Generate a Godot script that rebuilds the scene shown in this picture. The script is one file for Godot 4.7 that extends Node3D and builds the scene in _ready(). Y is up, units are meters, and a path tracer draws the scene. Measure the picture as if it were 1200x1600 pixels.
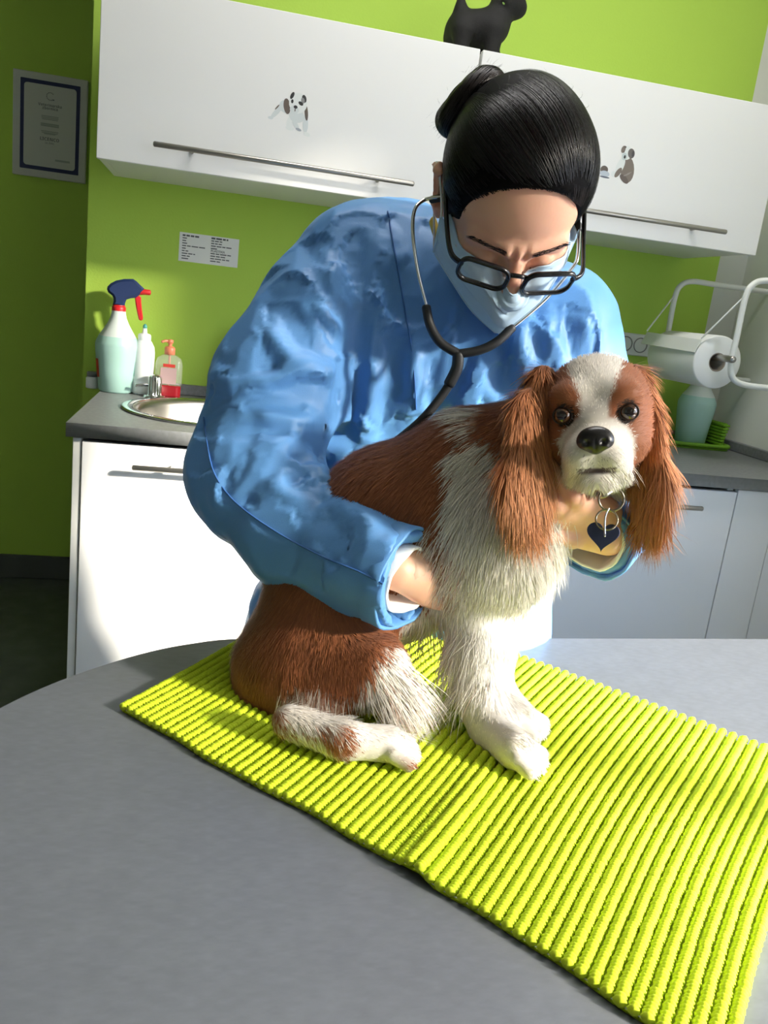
extends Node3D
# A veterinarian listening to a spaniel on an examination table. World: x along the cabinet wall, y up, z towards the camera.

const FOCAL := 1295.0
const EYE := Vector3(0, 1.19, 0)
const TABLE := 0.74
const COUNTER := 0.9
const WALL_Z := -2.302
const RIGHT_X := 1.53
var eye_basis := Basis.from_euler(Vector3(deg_to_rad(-13.8), deg_to_rad(-12.9), deg_to_rad(6.85)))
var M := {}
var used_names := {}
var rng := RandomNumberGenerator.new()


# ---- from a pixel of the 1200 x 1600 photograph to a point -----------------
func ray(x: float, y: float) -> Vector3:
	return eye_basis * Vector3((x - 600.0) / FOCAL, (800.0 - y) / FOCAL, -1.0)


func at(x: float, y: float, depth: float) -> Vector3:
	return EYE + ray(x, y) * depth


func on_y(x: float, y: float, h: float) -> Vector3:
	var r := ray(x, y)
	return EYE + r * ((h - EYE.y) / r.y)


func on_z(x: float, y: float, z: float) -> Vector3:
	var r := ray(x, y)
	return EYE + r * (z / r.z)


func on_x(x: float, y: float, wx: float) -> Vector3:
	var r := ray(x, y)
	return EYE + r * (wx / r.x)


# ---- naming and tree --------------------------------------------------------
func numbered(called: String) -> String:
	var n: int = used_names.get(called, -1) + 1
	used_names[called] = n
	return called if n == 0 else "%s_%03d" % [called, n]


func thing(called: String, label: String, category: String, where := Vector3.ZERO, group := "") -> Node3D:
	var o := Node3D.new()
	o.name = numbered(called)
	o.position = where
	add_child(o)
	tag(o, label, category, group)
	return o


func tag(o: Node, label: String, category: String, group := "") -> void:
	o.set_meta("label", label)
	o.set_meta("category", category)
	if group:
		o.set_meta("group", group)


func put(mesh: Mesh, called: String, material: Material, parent: Node = null, where := Transform3D()) -> MeshInstance3D:
	var o := MeshInstance3D.new()
	o.mesh = mesh
	o.material_override = material
	o.transform = where
	if parent == null:
		o.name = numbered(called)
		add_child(o)
	else:
		o.name = called
		parent.add_child(o, true)
	return o


func structure(mesh: Mesh, called: String, material: Material) -> MeshInstance3D:
	var o := put(mesh, called, material)
	o.set_meta("kind", "structure")
	return o


# a mesh given in world coordinates, put under a parent that stands elsewhere
func put_world(mesh: Mesh, called: String, material: Material, parent: Node3D) -> MeshInstance3D:
	return put(mesh, called, material, parent, parent.transform.affine_inverse())


# ---- materials --------------------------------------------------------------
func lin(r: float, g: float, b: float) -> Color:
	return Color(r, g, b).linear_to_srgb()


func paint(color: Color, rough := 0.6, metal := 0.0) -> StandardMaterial3D:
	var m := StandardMaterial3D.new()
	m.albedo_color = color
	m.roughness = rough
	m.metallic = metal
	return m


func noise_tex(freq: float, size := 512, octaves := 4, low := 0.8, high := 1.0, kind := FastNoiseLite.TYPE_SIMPLEX_SMOOTH, seed_ := 1) -> NoiseTexture2D:
	var n := FastNoiseLite.new()
	n.noise_type = kind
	n.seed = seed_
	n.frequency = freq
	n.fractal_octaves = octaves
	var t := NoiseTexture2D.new()
	t.noise = n
	t.width = size
	t.height = size
	t.seamless = true
	var g := Gradient.new()
	g.set_color(0, Color(low, low, low))
	g.set_color(1, Color(high, high, high))
	t.color_ramp = g
	return t


func relief(m: StandardMaterial3D, tex: Texture2D, scale: float, depth: float, in_world := true) -> void:
	m.uv1_triplanar = true
	m.uv1_world_triplanar = in_world
	m.uv1_scale = Vector3.ONE * scale
	m.heightmap_enabled = true
	m.heightmap_texture = tex
	m.heightmap_scale = depth


# ---- mesh building ----------------------------------------------------------
func st_new() -> SurfaceTool:
	var st := SurfaceTool.new()
	st.begin(Mesh.PRIMITIVE_TRIANGLES)
	return st


func done(st: SurfaceTool) -> ArrayMesh:
	st.generate_normals()
	st.index()
	return st.commit()


func tri(st: SurfaceTool, a: Vector3, b: Vector3, c: Vector3) -> void:
	st.add_vertex(a); st.add_vertex(b); st.add_vertex(c)


func quad(st: SurfaceTool, a: Vector3, b: Vector3, c: Vector3, d: Vector3) -> void:
	tri(st, a, b, c); tri(st, a, c, d)


# a box from lo to hi with chamfered edges, flat shaded
func box(st: SurfaceTool, lo: Vector3, hi: Vector3, bevel := 0.0, xf := Transform3D()) -> void:
	st.set_smooth_group(-1)
	var c := (lo + hi) / 2
	var h := (hi - lo).abs() / 2
	var b := minf(bevel, minf(h.x, minf(h.y, h.z)) * 0.9)
	var faces := [[Vector3.RIGHT, Vector3.UP, Vector3.BACK], [Vector3.UP, Vector3.BACK, Vector3.RIGHT], [Vector3.BACK, Vector3.RIGHT, Vector3.UP]]
	for f in faces:
		for s: float in [-1.0, 1.0]:
			var n: Vector3 = f[0] * s
			var u: Vector3 = f[1]
			var w: Vector3 = f[2] * s
			var p := func(a: float, d: float) -> Vector3:
				return xf * (c + n * h.dot(n.abs()) + u * a * (h.dot(u.abs()) - b) + w * d * (h.dot(w.abs()) - b))
			quad(st, p.call(-1.0, -1.0), p.call(-1.0, 1.0), p.call(1.0, 1.0), p.call(1.0, -1.0))
	if b <= 0.0:
		return
	for f in faces:                       # twelve edge strips, eight corner triangles
		var a: Vector3 = f[0]
		var u: Vector3 = f[1]
		var w: Vector3 = f[2]
		for su: float in [-1.0, 1.0]:
			for sw: float in [-1.0, 1.0]:
				var e := func(sa: float, on_u: bool) -> Vector3:
					var hu := h.dot(u) - (0.0 if on_u else b)
					var hw := h.dot(w) - (b if on_u else 0.0)
					return xf * (c + a * sa * (h.dot(a) - b) + u * su * hu + w * sw * hw)
				if su * sw > 0:
					quad(st, e.call(-1.0, true), e.call(-1.0, false), e.call(1.0, false), e.call(1.0, true))
				else:
					quad(st, e.call(-1.0, false), e.call(-1.0, true), e.call(1.0, true), e.call(1.0, false))
	for sx: float in [-1.0, 1.0]:
		for sy: float in [-1.0, 1.0]:
			for sz: float in [-1.0, 1.0]:
				var s := Vector3(sx, sy, sz)
				var k := [xf * (c + s * (h - Vector3(0, b, b))), xf * (c + s * (h - Vector3(b, 0, b))), xf * (c + s * (h - Vector3(b, b, 0)))]
				if sx * sy * sz > 0:
					tri(st, k[0], k[2], k[1])
				else:
					tri(st, k[0], k[1], k[2])


func box_mesh(lo: Vector3, hi: Vector3, bevel := 0.0) -> ArrayMesh:
	var st := st_new()
	box(st, lo, hi, bevel)
	return done(st)


# rows of points joined into a smooth sheet; closed_u closes each row on itself
func sheet(st: SurfaceTool, rows: Array, closed_u := false, group := 0) -> void:
	st.set_smooth_group(group)
	for i in rows.size() - 1:
		var a: PackedVector3Array = rows[i]
		var b: PackedVector3Array = rows[i + 1]
		var n := a.size()
		for j in (n if closed_u else n - 1):
			var k := (j + 1) % n
			if a[j] != a[k]:
				tri(st, a[j], b[k], a[k])
			if b[j] != b[k]:
				tri(st, a[j], b[j], b[k])


# turn a profile of (radius, height) about the y axis
func lathe(st: SurfaceTool, profile: Array, segs := 32, xf := Transform3D(), squash := 1.0) -> void:
	var rows := []
	for p in profile:
		var row := PackedVector3Array()
		for j in segs:
			var a := TAU * j / segs
			row.append(xf * Vector3(cos(a) * p.x, p.y, sin(a) * p.x * squash))
		rows.append(row)
	for i in rows.size() - 1:
		# a kink in the profile is an edge: a new smooth group
		sheet(st, [rows[i], rows[i + 1]], true, 0)


func lathe_mesh(profile: Array, segs := 32, xf := Transform3D(), squash := 1.0) -> ArrayMesh:
	var st := st_new()
	lathe(st, profile, segs, xf, squash)
	return done(st)


# a tube along points; radius is a number or an array; ends closed by small domes
func tube(st: SurfaceTool, pts: PackedVector3Array, radius, segs := 10, squash := 1.0, side := Vector3.ZERO) -> void:
	var rows := []
	var n := pts.size()
	var last := Vector3.ZERO
	for i in n:
		var t := (pts[mini(i + 1, n - 1)] - pts[maxi(i - 1, 0)]).normalized()
		if i == 0:
			last = side if side != Vector3.ZERO else (Vector3.UP if absf(t.y) < 0.9 else Vector3.RIGHT)
		var u := (last - t * last.dot(t)).normalized()
		last = u
		var w := t.cross(u)
		var r: float = radius if radius is float else radius[i]
		var rings := [[0.0, 1.0]]
		if i == 0:
			rings = [[-1.0, 0.02], [-0.85, 0.55], [-0.5, 0.87], [0.0, 1.0]]
		elif i == n - 1:
			rings = [[0.0, 1.0], [0.5, 0.87], [0.85, 0.55], [1.0, 0.02]]
		for q in rings:
			var row := PackedVector3Array()
			for j in segs:
				var a := TAU * j / segs
				row.append(pts[i] + t * q[0] * r * 0.6 + (u * cos(a) + w * sin(a) * squash) * r * q[1])
			rows.append(row)
	sheet(st, rows, true)


func tube_mesh(pts: PackedVector3Array, radius, segs := 10, squash := 1.0, side := Vector3.ZERO) -> ArrayMesh:
	var st := st_new()
	tube(st, pts, radius, segs, squash, side)
	return done(st)


# a smooth curve through points
func curve(pts: Array, steps := 6) -> PackedVector3Array:
	var out := PackedVector3Array()
	for i in pts.size() - 1:
		var a: Vector3 = pts[maxi(i - 1, 0)]
		var b: Vector3 = pts[i]
		var c: Vector3 = pts[i + 1]
		var d: Vector3 = pts[mini(i + 2, pts.size() - 1)]
		for k in steps:
			out.append(b.cubic_interpolate(c, a, d, float(k) / steps))
	out.append(pts[-1])
	return out


# a flat outline in (x, y) pushed out along z from 0 to depth, edges chamfered
func slab(st: SurfaceTool, outline: PackedVector2Array, depth: float, bevel: float, xf := Transform3D()) -> void:
	var o := outline
	if Geometry2D.is_polygon_clockwise(o):
		o = o.duplicate()
		o.reverse()
	var inner := o
	if bevel > 0.0:
		inner = PackedVector2Array()
		var n := o.size()
		for i in n:
			var e1 := (o[i] - o[(i + n - 1) % n]).normalized()
			var e2 := (o[(i + 1) % n] - o[i]).normalized()
			var m := (e1 + e2).normalized()
			inner.append(o[i] + Vector2(-m.y, m.x) * bevel)
	var ring := func(p: PackedVector2Array, z: float) -> PackedVector3Array:
		var r := PackedVector3Array()
		for q in p:
			r.append(xf * Vector3(q.x, q.y, z))
		return r
	var back: PackedVector3Array = ring.call(inner, 0.0)
	var front: PackedVector3Array = ring.call(inner, depth)
	if bevel > 0.0:
		var r1: PackedVector3Array = ring.call(o, bevel)
		var r2: PackedVector3Array = ring.call(o, depth - bevel)
		sheet(st, [front, r2], true, 1)
		sheet(st, [r2, r1], true, 2)
		sheet(st, [r1, back], true, 3)
	else:
		sheet(st, [front, back], true, 2)
	st.set_smooth_group(-1)
	var ids := Geometry2D.triangulate_polygon(inner)
	for i in range(0, ids.size(), 3):
		tri(st, front[ids[i]], front[ids[i + 1]], front[ids[i + 2]])
		tri(st, back[ids[i]], back[ids[i + 2]], back[ids[i + 1]])


func slab_mesh(outline: PackedVector2Array, depth: float, bevel: float, xf := Transform3D()) -> ArrayMesh:
	var st := st_new()
	slab(st, outline, depth, bevel, xf)
	return done(st)


func round_rect(w: float, h: float, r: float, segs := 5) -> PackedVector2Array:
	var out := PackedVector2Array()
	for q in [[1, 1, 0.0], [-1, 1, 0.25], [-1, -1, 0.5], [1, -1, 0.75]]:
		for i in segs + 1:
			var a: float = TAU * (q[2] + 0.25 * i / segs)
			out.append(Vector2(q[0] * (w / 2 - r) + cos(a) * r, q[1] * (h / 2 - r) + sin(a) * r))
	return out


# ---- a body as a distance field: tapered capsules and ellipsoids joined smoothly, meshed as surface nets ----
class Field:
	var kind := PackedByteArray()         # 0 capsule, 1 ellipsoid
	var pa := PackedVector3Array()
	var pb := PackedVector3Array()
	var ra := PackedFloat32Array()
	var rb := PackedFloat32Array()
	var soft := PackedFloat32Array()
	var cut := PackedByteArray()
	var turn: Array[Basis] = []
	var slack := 0.0                      # the most that bend can move the surface
	var verts := PackedVector3Array()
	var norms := PackedVector3Array()
	var index := PackedInt32Array()

	func bone(a: Vector3, b: Vector3, r1: float, r2: float, k := 0.02, minus := false) -> void:
		kind.append(0); pa.append(a); pb.append(b); ra.append(r1); rb.append(r2); soft.append(k); cut.append(1 if minus else 0); turn.append(Basis())

	func chain(pts: Array, radii: Array, k := 0.02) -> void:
		for i in pts.size() - 1:
			bone(pts[i], pts[i + 1], radii[i], radii[i + 1], k)

	func ball(c: Vector3, r: Vector3, k := 0.02, basis := Basis(), minus := false) -> void:
		kind.append(1); pa.append(c); pb.append(r); ra.append(maxf(r.x, maxf(r.y, r.z))); rb.append(minf(r.x, minf(r.y, r.z))); soft.append(k); cut.append(1 if minus else 0); turn.append(basis.inverse())

	func one(i: int, p: Vector3) -> float:
		if kind[i] == 0:
			var ab := pb[i] - pa[i]
			var t := clampf((p - pa[i]).dot(ab) / maxf(ab.length_squared(), 1e-9), 0.0, 1.0)
			return p.distance_to(pa[i] + ab * t) - lerpf(ra[i], rb[i], t)
		var q := turn[i] * (p - pa[i])
		var e := q / pb[i]
		var k0 := e.length()
		var k1 := (e / pb[i]).length()
		return (k0 - 1.0) * rb[i] if k1 < 1e-6 else k0 * (k0 - 1.0) / k1

	func value(p: Vector3, ids: PackedInt32Array) -> float:
		var d := 1.0
		for i in ids:
			var e := one(i, p)
			var k := soft[i]
			if cut[i]:
				e = -e
				var h := maxf(k - absf(d - e), 0.0) / k
				d = maxf(d, e) + h * h * k * 0.25
			else:
				var h := maxf(k - absf(d - e), 0.0) / k
				d = minf(d, e) - h * h * k * 0.25
		return bend(p, d) if slack > 0.0 and absf(d) < 0.03 else d

	func bend(_p: Vector3, d: float) -> float:      # fields that crease change the distance near the surface
		return d

	func prepare(_c: Vector3, _reach: float) -> void:   # before the values of one block are taken
		pass

	func all() -> PackedInt32Array:
		return PackedInt32Array(range(kind.size()))

	func mesh_it(cell: float) -> void:
		var lo := Vector3.ONE * 1e9
		var hi := -lo
		for i in kind.size():
			if cut[i]:
				continue
			var r := Vector3.ONE * maxf(ra[i], rb[i] if kind[i] == 0 else 0.0)
			lo = lo.min(pa[i] - r)
			hi = hi.max(pa[i] + r)
			if kind[i] == 0:
				lo = lo.min(pb[i] - r)
				hi = hi.max(pb[i] + r)
		lo -= Vector3.ONE * (cell * 3 + slack)
		hi += Vector3.ONE * (cell * 3 + slack)
		const B := 4
		var bn := Vector3i(((hi - lo) / (cell * B)).ceil())
		var nx := bn.x * B + 1
		var ny := bn.y * B + 1
		var nz := bn.z * B + 1
		var sxy := nx * ny
		var vals := PackedFloat32Array()
		vals.resize(nx * ny * nz)
		vals.fill(1.0)
		var known := PackedByteArray()
		known.resize(nx * ny * nz)
		var blocks: Array[Vector3i] = []
		var everything := all()
		var half := cell * B * 0.5
		var dist := PackedFloat32Array()
		dist.resize(kind.size())
		var reach := half * 1.7321
		for bz in bn.z:
			for by in bn.y:
				for bx in bn.x:
					var c := lo + Vector3(bx + 0.5, by + 0.5, bz + 0.5) * cell * B
					var close := PackedInt32Array()
					var dmin := 1.0
					for i in everything:
						var e := one(i, c)
						dist[i] = e
						if not cut[i]:
							dmin = minf(dmin, e)
					if dmin > reach * 1.6 + slack + 0.02:
						continue
					for i in everything:
						if dist[i] < (reach if cut[i] else dmin + reach * 1.5) + soft[i] + slack:
							close.append(i)
					prepare(c, reach + slack)
					var d := value(c, close)
					if d > reach * 1.35 + slack:
						continue
					if d < -reach * 1.35 - slack:
						for z in range(bz * B, bz * B + B + 1):
							for y in range(by * B, by * B + B + 1):
								for x in range(bx * B, bx * B + B + 1):
									var id := x + y * nx + z * sxy
									if not known[id]:
										vals[id] = -1.0
						continue
					blocks.append(Vector3i(bx, by, bz))
					for z in range(bz * B, bz * B + B + 1):
						for y in range(by * B, by * B + B + 1):
							var id := bx * B + y * nx + z * sxy
							for x in B + 1:
								if not known[id + x]:
									known[id + x] = 1
									vals[id + x] = value(lo + Vector3(bx * B + x, y, z) * cell, close)
		var owner := PackedInt32Array()
		owner.resize(nx * ny * nz)
		owner.fill(-1)
		var off := PackedInt32Array([0, 1, nx, nx + 1, sxy, sxy + 1, sxy + nx, sxy + nx + 1])
		var edges := PackedInt32Array([0, 1, 2, 3, 4, 5, 6, 7, 0, 2, 1, 3, 4, 6, 5, 7, 0, 4, 1, 5, 2, 6, 3, 7])
		var crossing := PackedInt32Array()
		var v := PackedFloat32Array()
		v.resize(8)
		for b in blocks:
			for z in range(b.z * B, b.z * B + B):
				for y in range(b.y * B, b.y * B + B):
					for x in range(b.x * B, b.x * B + B):
						var id := x + y * nx + z * sxy
						var inside := 0
						for i in 8:
							v[i] = vals[id + off[i]]
							if v[i] < 0.0:
								inside += 1
						if inside == 0 or inside == 8:
							continue
						var sum := Vector3.ZERO
						var count := 0
						for e in range(0, 24, 2):
							var i := edges[e]
							var j := edges[e + 1]
							if (v[i] < 0.0) != (v[j] < 0.0):
								var t := v[i] / (v[i] - v[j])
								var p := Vector3(i & 1, (i >> 1) & 1, i >> 2)
								sum += p.lerp(Vector3(j & 1, (j >> 1) & 1, j >> 2), t)
								count += 1
						var g := Vector3(v[1] - v[0] + v[3] - v[2] + v[5] - v[4] + v[7] - v[6], v[2] - v[0] + v[3] - v[1] + v[6] - v[4] + v[7] - v[5], v[4] - v[0] + v[5] - v[1] + v[6] - v[2] + v[7] - v[3])
						owner[id] = verts.size()
						crossing.append(id)
						verts.append(lo + (Vector3(x, y, z) + sum / count) * cell)
						norms.append(g.normalized())
		for id in crossing:
			var s0 := vals[id] < 0.0
			if s0 != (vals[id + 1] < 0.0):
				face(owner[id], owner[id - nx], owner[id - nx - sxy], owner[id - sxy], s0)
			if s0 != (vals[id + nx] < 0.0):
				face(owner[id], owner[id - sxy], owner[id - sxy - 1], owner[id - 1], s0)
			if s0 != (vals[id + sxy] < 0.0):
				face(owner[id], owner[id - 1], owner[id - 1 - nx], owner[id - nx], s0)

	func face(a: int, b: int, c: int, d: int, flip: bool) -> void:
		if a < 0 or b < 0 or c < 0 or d < 0:
			return
		if flip:
			index.append_array([a, c, b, a, d, c])
		else:
			index.append_array([a, b, c, a, c, d])

	func array_mesh(xf := Transform3D(), colors := PackedColorArray()) -> ArrayMesh:
		var out := []
		out.resize(Mesh.ARRAY_MAX)
		var vv := PackedVector3Array()
		var nn := PackedVector3Array()
		for i in verts.size():
			vv.append(xf * verts[i])
			nn.append(xf.basis * norms[i])
		out[Mesh.ARRAY_VERTEX] = vv
		out[Mesh.ARRAY_NORMAL] = nn
		out[Mesh.ARRAY_INDEX] = index
		if colors.size():
			out[Mesh.ARRAY_COLOR] = colors
		var m := ArrayMesh.new()
		m.add_surface_from_arrays(Mesh.PRIMITIVE_TRIANGLES, out)
		return m


func _ready() -> void:
	rng.seed = 7
	set_view()
	make_materials()
	build_room()
	build_cabinets()
	build_table()
	build_mat()
	build_counter_things()
	build_wall_things()
	build_person()
	build_dog()


func set_view() -> void:
	var cam := Camera3D.new()
	cam.name = "camera"
	cam.fov = rad_to_deg(2.0 * atan(800.0 / FOCAL))
	cam.near = 0.02
	cam.far = 60.0
	cam.transform = Transform3D(eye_basis, EYE)
	add_child(cam)
	var env := Environment.new()
	env.background_mode = Environment.BG_SKY
	var sky := ProceduralSkyMaterial.new()
	sky.sky_top_color = Color(0.62, 0.72, 0.88)
	sky.sky_horizon_color = Color(0.93, 0.95, 0.98)
	sky.ground_bottom_color = Color(0.30, 0.31, 0.29)
	sky.ground_horizon_color = Color(0.55, 0.56, 0.53)
	sky.sun_angle_max = 1.0
	sky.energy_multiplier = 8.0
	env.sky = Sky.new()
	env.sky.sky_material = sky
	env.tonemap_mode = Environment.TONE_MAPPER_LINEAR
	env.tonemap_exposure = 1.12
	env.sdfgi_enabled = true
	env.ssao_enabled = true
	env.ssil_enabled = true
	var world := WorldEnvironment.new()
	world.name = "surroundings"
	world.environment = env
	add_child(world)
	# the low sun, hazy, through the window in the right wall
	var sun := DirectionalLight3D.new()
	sun.name = "sun"
	sun.light_color = Color(1.0, 0.965, 0.90)
	sun.light_energy = 9.6
	sun.light_angular_distance = 4.5
	sun.shadow_enabled = true
	var el := deg_to_rad(22.0)
	var towards := Vector3(-0.809 * cos(el), -sin(el), -0.588 * cos(el))
	sun.basis = Basis.looking_at(towards, Vector3.UP)
	add_child(sun)


func make_materials() -> void:
	var fine := noise_tex(0.05, 256, 4, 0.0, 1.0)
	M.fine = fine
	M.green = paint(Color8(176, 211, 82), 0.75)
	relief(M.green, fine, 9.0, 0.02)
	M.plaster = paint(Color8(214, 216, 206), 0.85)
	relief(M.plaster, fine, 9.0, 0.02)
	M.ceiling = paint(Color8(232, 232, 228), 0.9)
	M.floor = paint(Color8(104, 108, 108), 0.5)
	M.floor.albedo_texture = noise_tex(0.02, 512, 5, 0.82, 1.0)
	M.floor.uv1_triplanar = true
	M.floor.uv1_world_triplanar = true
	M.base = paint(Color8(84, 88, 88), 0.55)
	M.white = paint(Color8(232, 232, 230), 0.38)
	M.carcass = paint(Color8(222, 222, 216), 0.45)
	M.worktop = paint(Color8(126, 128, 128), 0.42)
	M.worktop.albedo_texture = noise_tex(0.06, 512, 5, 0.86, 1.0, FastNoiseLite.TYPE_SIMPLEX, 4)
	M.worktop.uv1_triplanar = true
	M.worktop.uv1_world_triplanar = true
	M.worktop.uv1_scale = Vector3(2, 2, 2)
	M.steel = paint(Color8(168, 164, 158), 0.32, 1.0)
	M.chrome = paint(Color8(205, 205, 205), 0.1, 1.0)
	M.table = paint(Color8(104, 108, 115), 0.4)
	var laminate := noise_tex(0.03, 512, 5, 0.9, 1.0, FastNoiseLite.TYPE_VALUE, 9)
	M.table.albedo_texture = laminate
	M.table.uv1_triplanar = true
	M.table.uv1_world_triplanar = true
	M.table.uv1_scale = Vector3(6, 6, 14)
	M.table_edge = paint(Color8(120, 124, 130), 0.5)
	M.lime = paint(Color8(200, 219, 34), 0.8)
	M.lime.rim_enabled = true
	M.lime.rim = 0.15
	M.thread = paint(Color8(220, 222, 200), 0.8)
	M.black = paint(Color8(22, 22, 24), 0.45)
	M.rubber = paint(Color8(30, 31, 33), 0.5)
	M.paper = paint(Color8(232, 234, 230), 0.8)
	M.tube_white = paint(Color8(226, 228, 222), 0.35)
	M.sheer = paint(Color(0.96, 0.96, 0.94, 0.53), 0.9)
	M.sheer.transparency = BaseMaterial3D.TRANSPARENCY_ALPHA
	M.sheer.backlight_enabled = true
	M.sheer.backlight = Color(0.7, 0.7, 0.68)
	M.glass = paint(Color(0.95, 0.98, 1.0, 0.06), 0.02)
	M.glass.transparency = BaseMaterial3D.TRANSPARENCY_ALPHA


# ---- the room ---------------------------------------------------------------
func build_room() -> void:
	structure(box_mesh(Vector3(-2.75, -0.12, -3.45), Vector3(1.73, 0, 1.95)), "floor", M.floor)
	structure(box_mesh(Vector3(-2.75, 2.65, -3.45), Vector3(1.73, 2.77, 1.95)), "ceiling", M.ceiling)
	structure(box_mesh(Vector3(-0.32, 0, WALL_Z - 0.14), Vector3(1.44, 2.65, WALL_Z)), "wall_back", M.green)
	structure(box_mesh(Vector3(1.44, 0, WALL_Z - 0.14), Vector3(RIGHT_X, 2.65, WALL_Z)), "wall_corner", M.plaster)
	structure(box_mesh(Vector3(-2.6, 0, -3.45), Vector3(RIGHT_X, 2.65, -3.3)), "wall_far", M.green)
	structure(box_mesh(Vector3(-2.75, 0, -3.45), Vector3(-2.6, 2.65, 1.95)), "wall_left", M.plaster)
	structure(box_mesh(Vector3(-2.6, 0, 1.8), Vector3(RIGHT_X, 2.65, 1.95)), "wall_front", M.plaster)
	# the right wall with its window opening
	var z0 := -1.06
	var z1 := 1.35
	var y0 := 0.8
	var y1 := 2.25
	var w := RIGHT_X + 0.2
	var st := st_new()
	box(st, Vector3(RIGHT_X, 0, -3.45), Vector3(w, 2.65, z0))
	box(st, Vector3(RIGHT_X, 0, z1), Vector3(w, 2.65, 1.95))
	box(st, Vector3(RIGHT_X, 0, z0), Vector3(w, y0, z1))
	box(st, Vector3(RIGHT_X, y1, z0), Vector3(w, 2.65, z1))
	structure(done(st), "wall_right", M.plaster)
	var win := Node3D.new()
	win.name = "window_1"
	win.position = Vector3(RIGHT_X + 0.12, y0, z0)
	win.set_meta("kind", "structure")
	add_child(win)
	var fr := st_new()
	var hh := y1 - y0
	var ww := z1 - z0
	for zz in [0.0, ww / 2 - 0.03, ww - 0.06]:
		box(fr, Vector3(-0.03, 0, zz), Vector3(0.03, hh, zz + 0.06), 0.004)
	for yy in [0.0, hh - 0.06]:
		box(fr, Vector3(-0.03, yy, 0), Vector3(0.03, yy + 0.06, ww), 0.004)
	put(done(fr), "window_frame", M.white, win)
	for k in 2:
		put(box_mesh(Vector3(-0.003, 0.06, 0.06 + k * (ww / 2 - 0.03)), Vector3(0.003, hh - 0.06, ww / 2 - 0.03 + k * (ww / 2 - 0.03))), "pane", M.glass, win)
	put(box_mesh(Vector3(-0.16, -0.03, -0.03), Vector3(-0.03, 0.0, ww + 0.03), 0.005), "window_sill", M.white, win)
	# unseen sheer blinds added to dim the sun, one hem height for each sash
	for k in 2:
		var hem: float = [1.69, 1.36][k]
		var words: String = ["unseen sheer white blind added to dim the sun high in the far window sash", "unseen sheer white blind added to dim the sun through the near window sash"][k]
		var blind := thing("added_roller_blind", words, "blind", Vector3(RIGHT_X + 0.05, hem, z0 + k * ww / 2), "added blinds that dim the sun in the window")
		var wide := ww / 2 - 0.01
		var tall := y1 - hem
		put(box_mesh(Vector3(-0.0008, 0.012, 0.01), Vector3(0.0008, tall - 0.01, wide)), "sheer_cloth", M.sheer, blind)
		put(tube_mesh(PackedVector3Array([Vector3(0, 0.008, 0.01), Vector3(0, 0.008, wide)]), 0.008, 10), "hem_bar", M.white, blind)
		put(tube_mesh(PackedVector3Array([Vector3(0, tall - 0.022, 0.01), Vector3(0, tall - 0.022, wide)]), 0.02, 14), "roller", M.white, blind)
	# the ceiling panel that lights the room from above
	var lamp := thing("ceiling_lamp", "flat white ceiling panel lamp above the examination table", "lamp", Vector3(0.55, 2.65, -1.35))
	put(box_mesh(Vector3(-0.62, -0.045, -0.17), Vector3(0.62, 0.0, 0.17), 0.006), "housing", M.white, lamp)
	var glow := paint(Color8(250, 250, 245), 0.6)
	glow.emission_enabled = true
	glow.emission = Color8(255, 252, 250)
	glow.emission_energy_multiplier = 1.5
	put(box_mesh(Vector3(-0.59, -0.05, -0.14), Vector3(0.59, -0.0455, 0.14), 0.002), "diffuser", glow, lamp)
	var panel := AreaLight3D.new()
	panel.name = "panel_light"
	panel.area_size = Vector2(1.18, 0.28)
	panel.light_color = Color8(255, 252, 250)
	panel.light_energy = 1.55
	panel.area_range = 8.0
	panel.area_attenuation = 2.0
	panel.shadow_enabled = true
	panel.position = Vector3(0.55, 2.595, -1.35)
	panel.rotation_degrees = Vector3(-90, 0, 0)
	add_child(panel)
	# baseboards: the far wall's dark cove, and one along the back wall
	structure(box_mesh(Vector3(-2.6, 0, -3.3), Vector3(RIGHT_X, 0.093, -3.285), 0.003), "baseboard_far", M.base)
	structure(box_mesh(Vector3(-2.6, 0, -3.285), Vector3(-2.585, 0.093, 1.8), 0.003), "baseboard_left", M.base)


# ---- cabinets ---------------------------------------------------------------
func bar_handle(parent: Node3D, x0: float, x1: float, y: float, z_door: float, where: Transform3D) -> void:
	var st := st_new()
	var z := z_door + 0.032
	tube(st, PackedVector3Array([Vector3(x0, y, z), Vector3(x1, y, z)]), 0.0058, 14)
	for x in [x0 + 0.075, x1 - 0.075]:
		tube(st, PackedVector3Array([Vector3(x, y, z_door), Vector3(x, y, z)]), 0.0045, 10)
	put(done(st), "handle", M.steel, parent, where)


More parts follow.
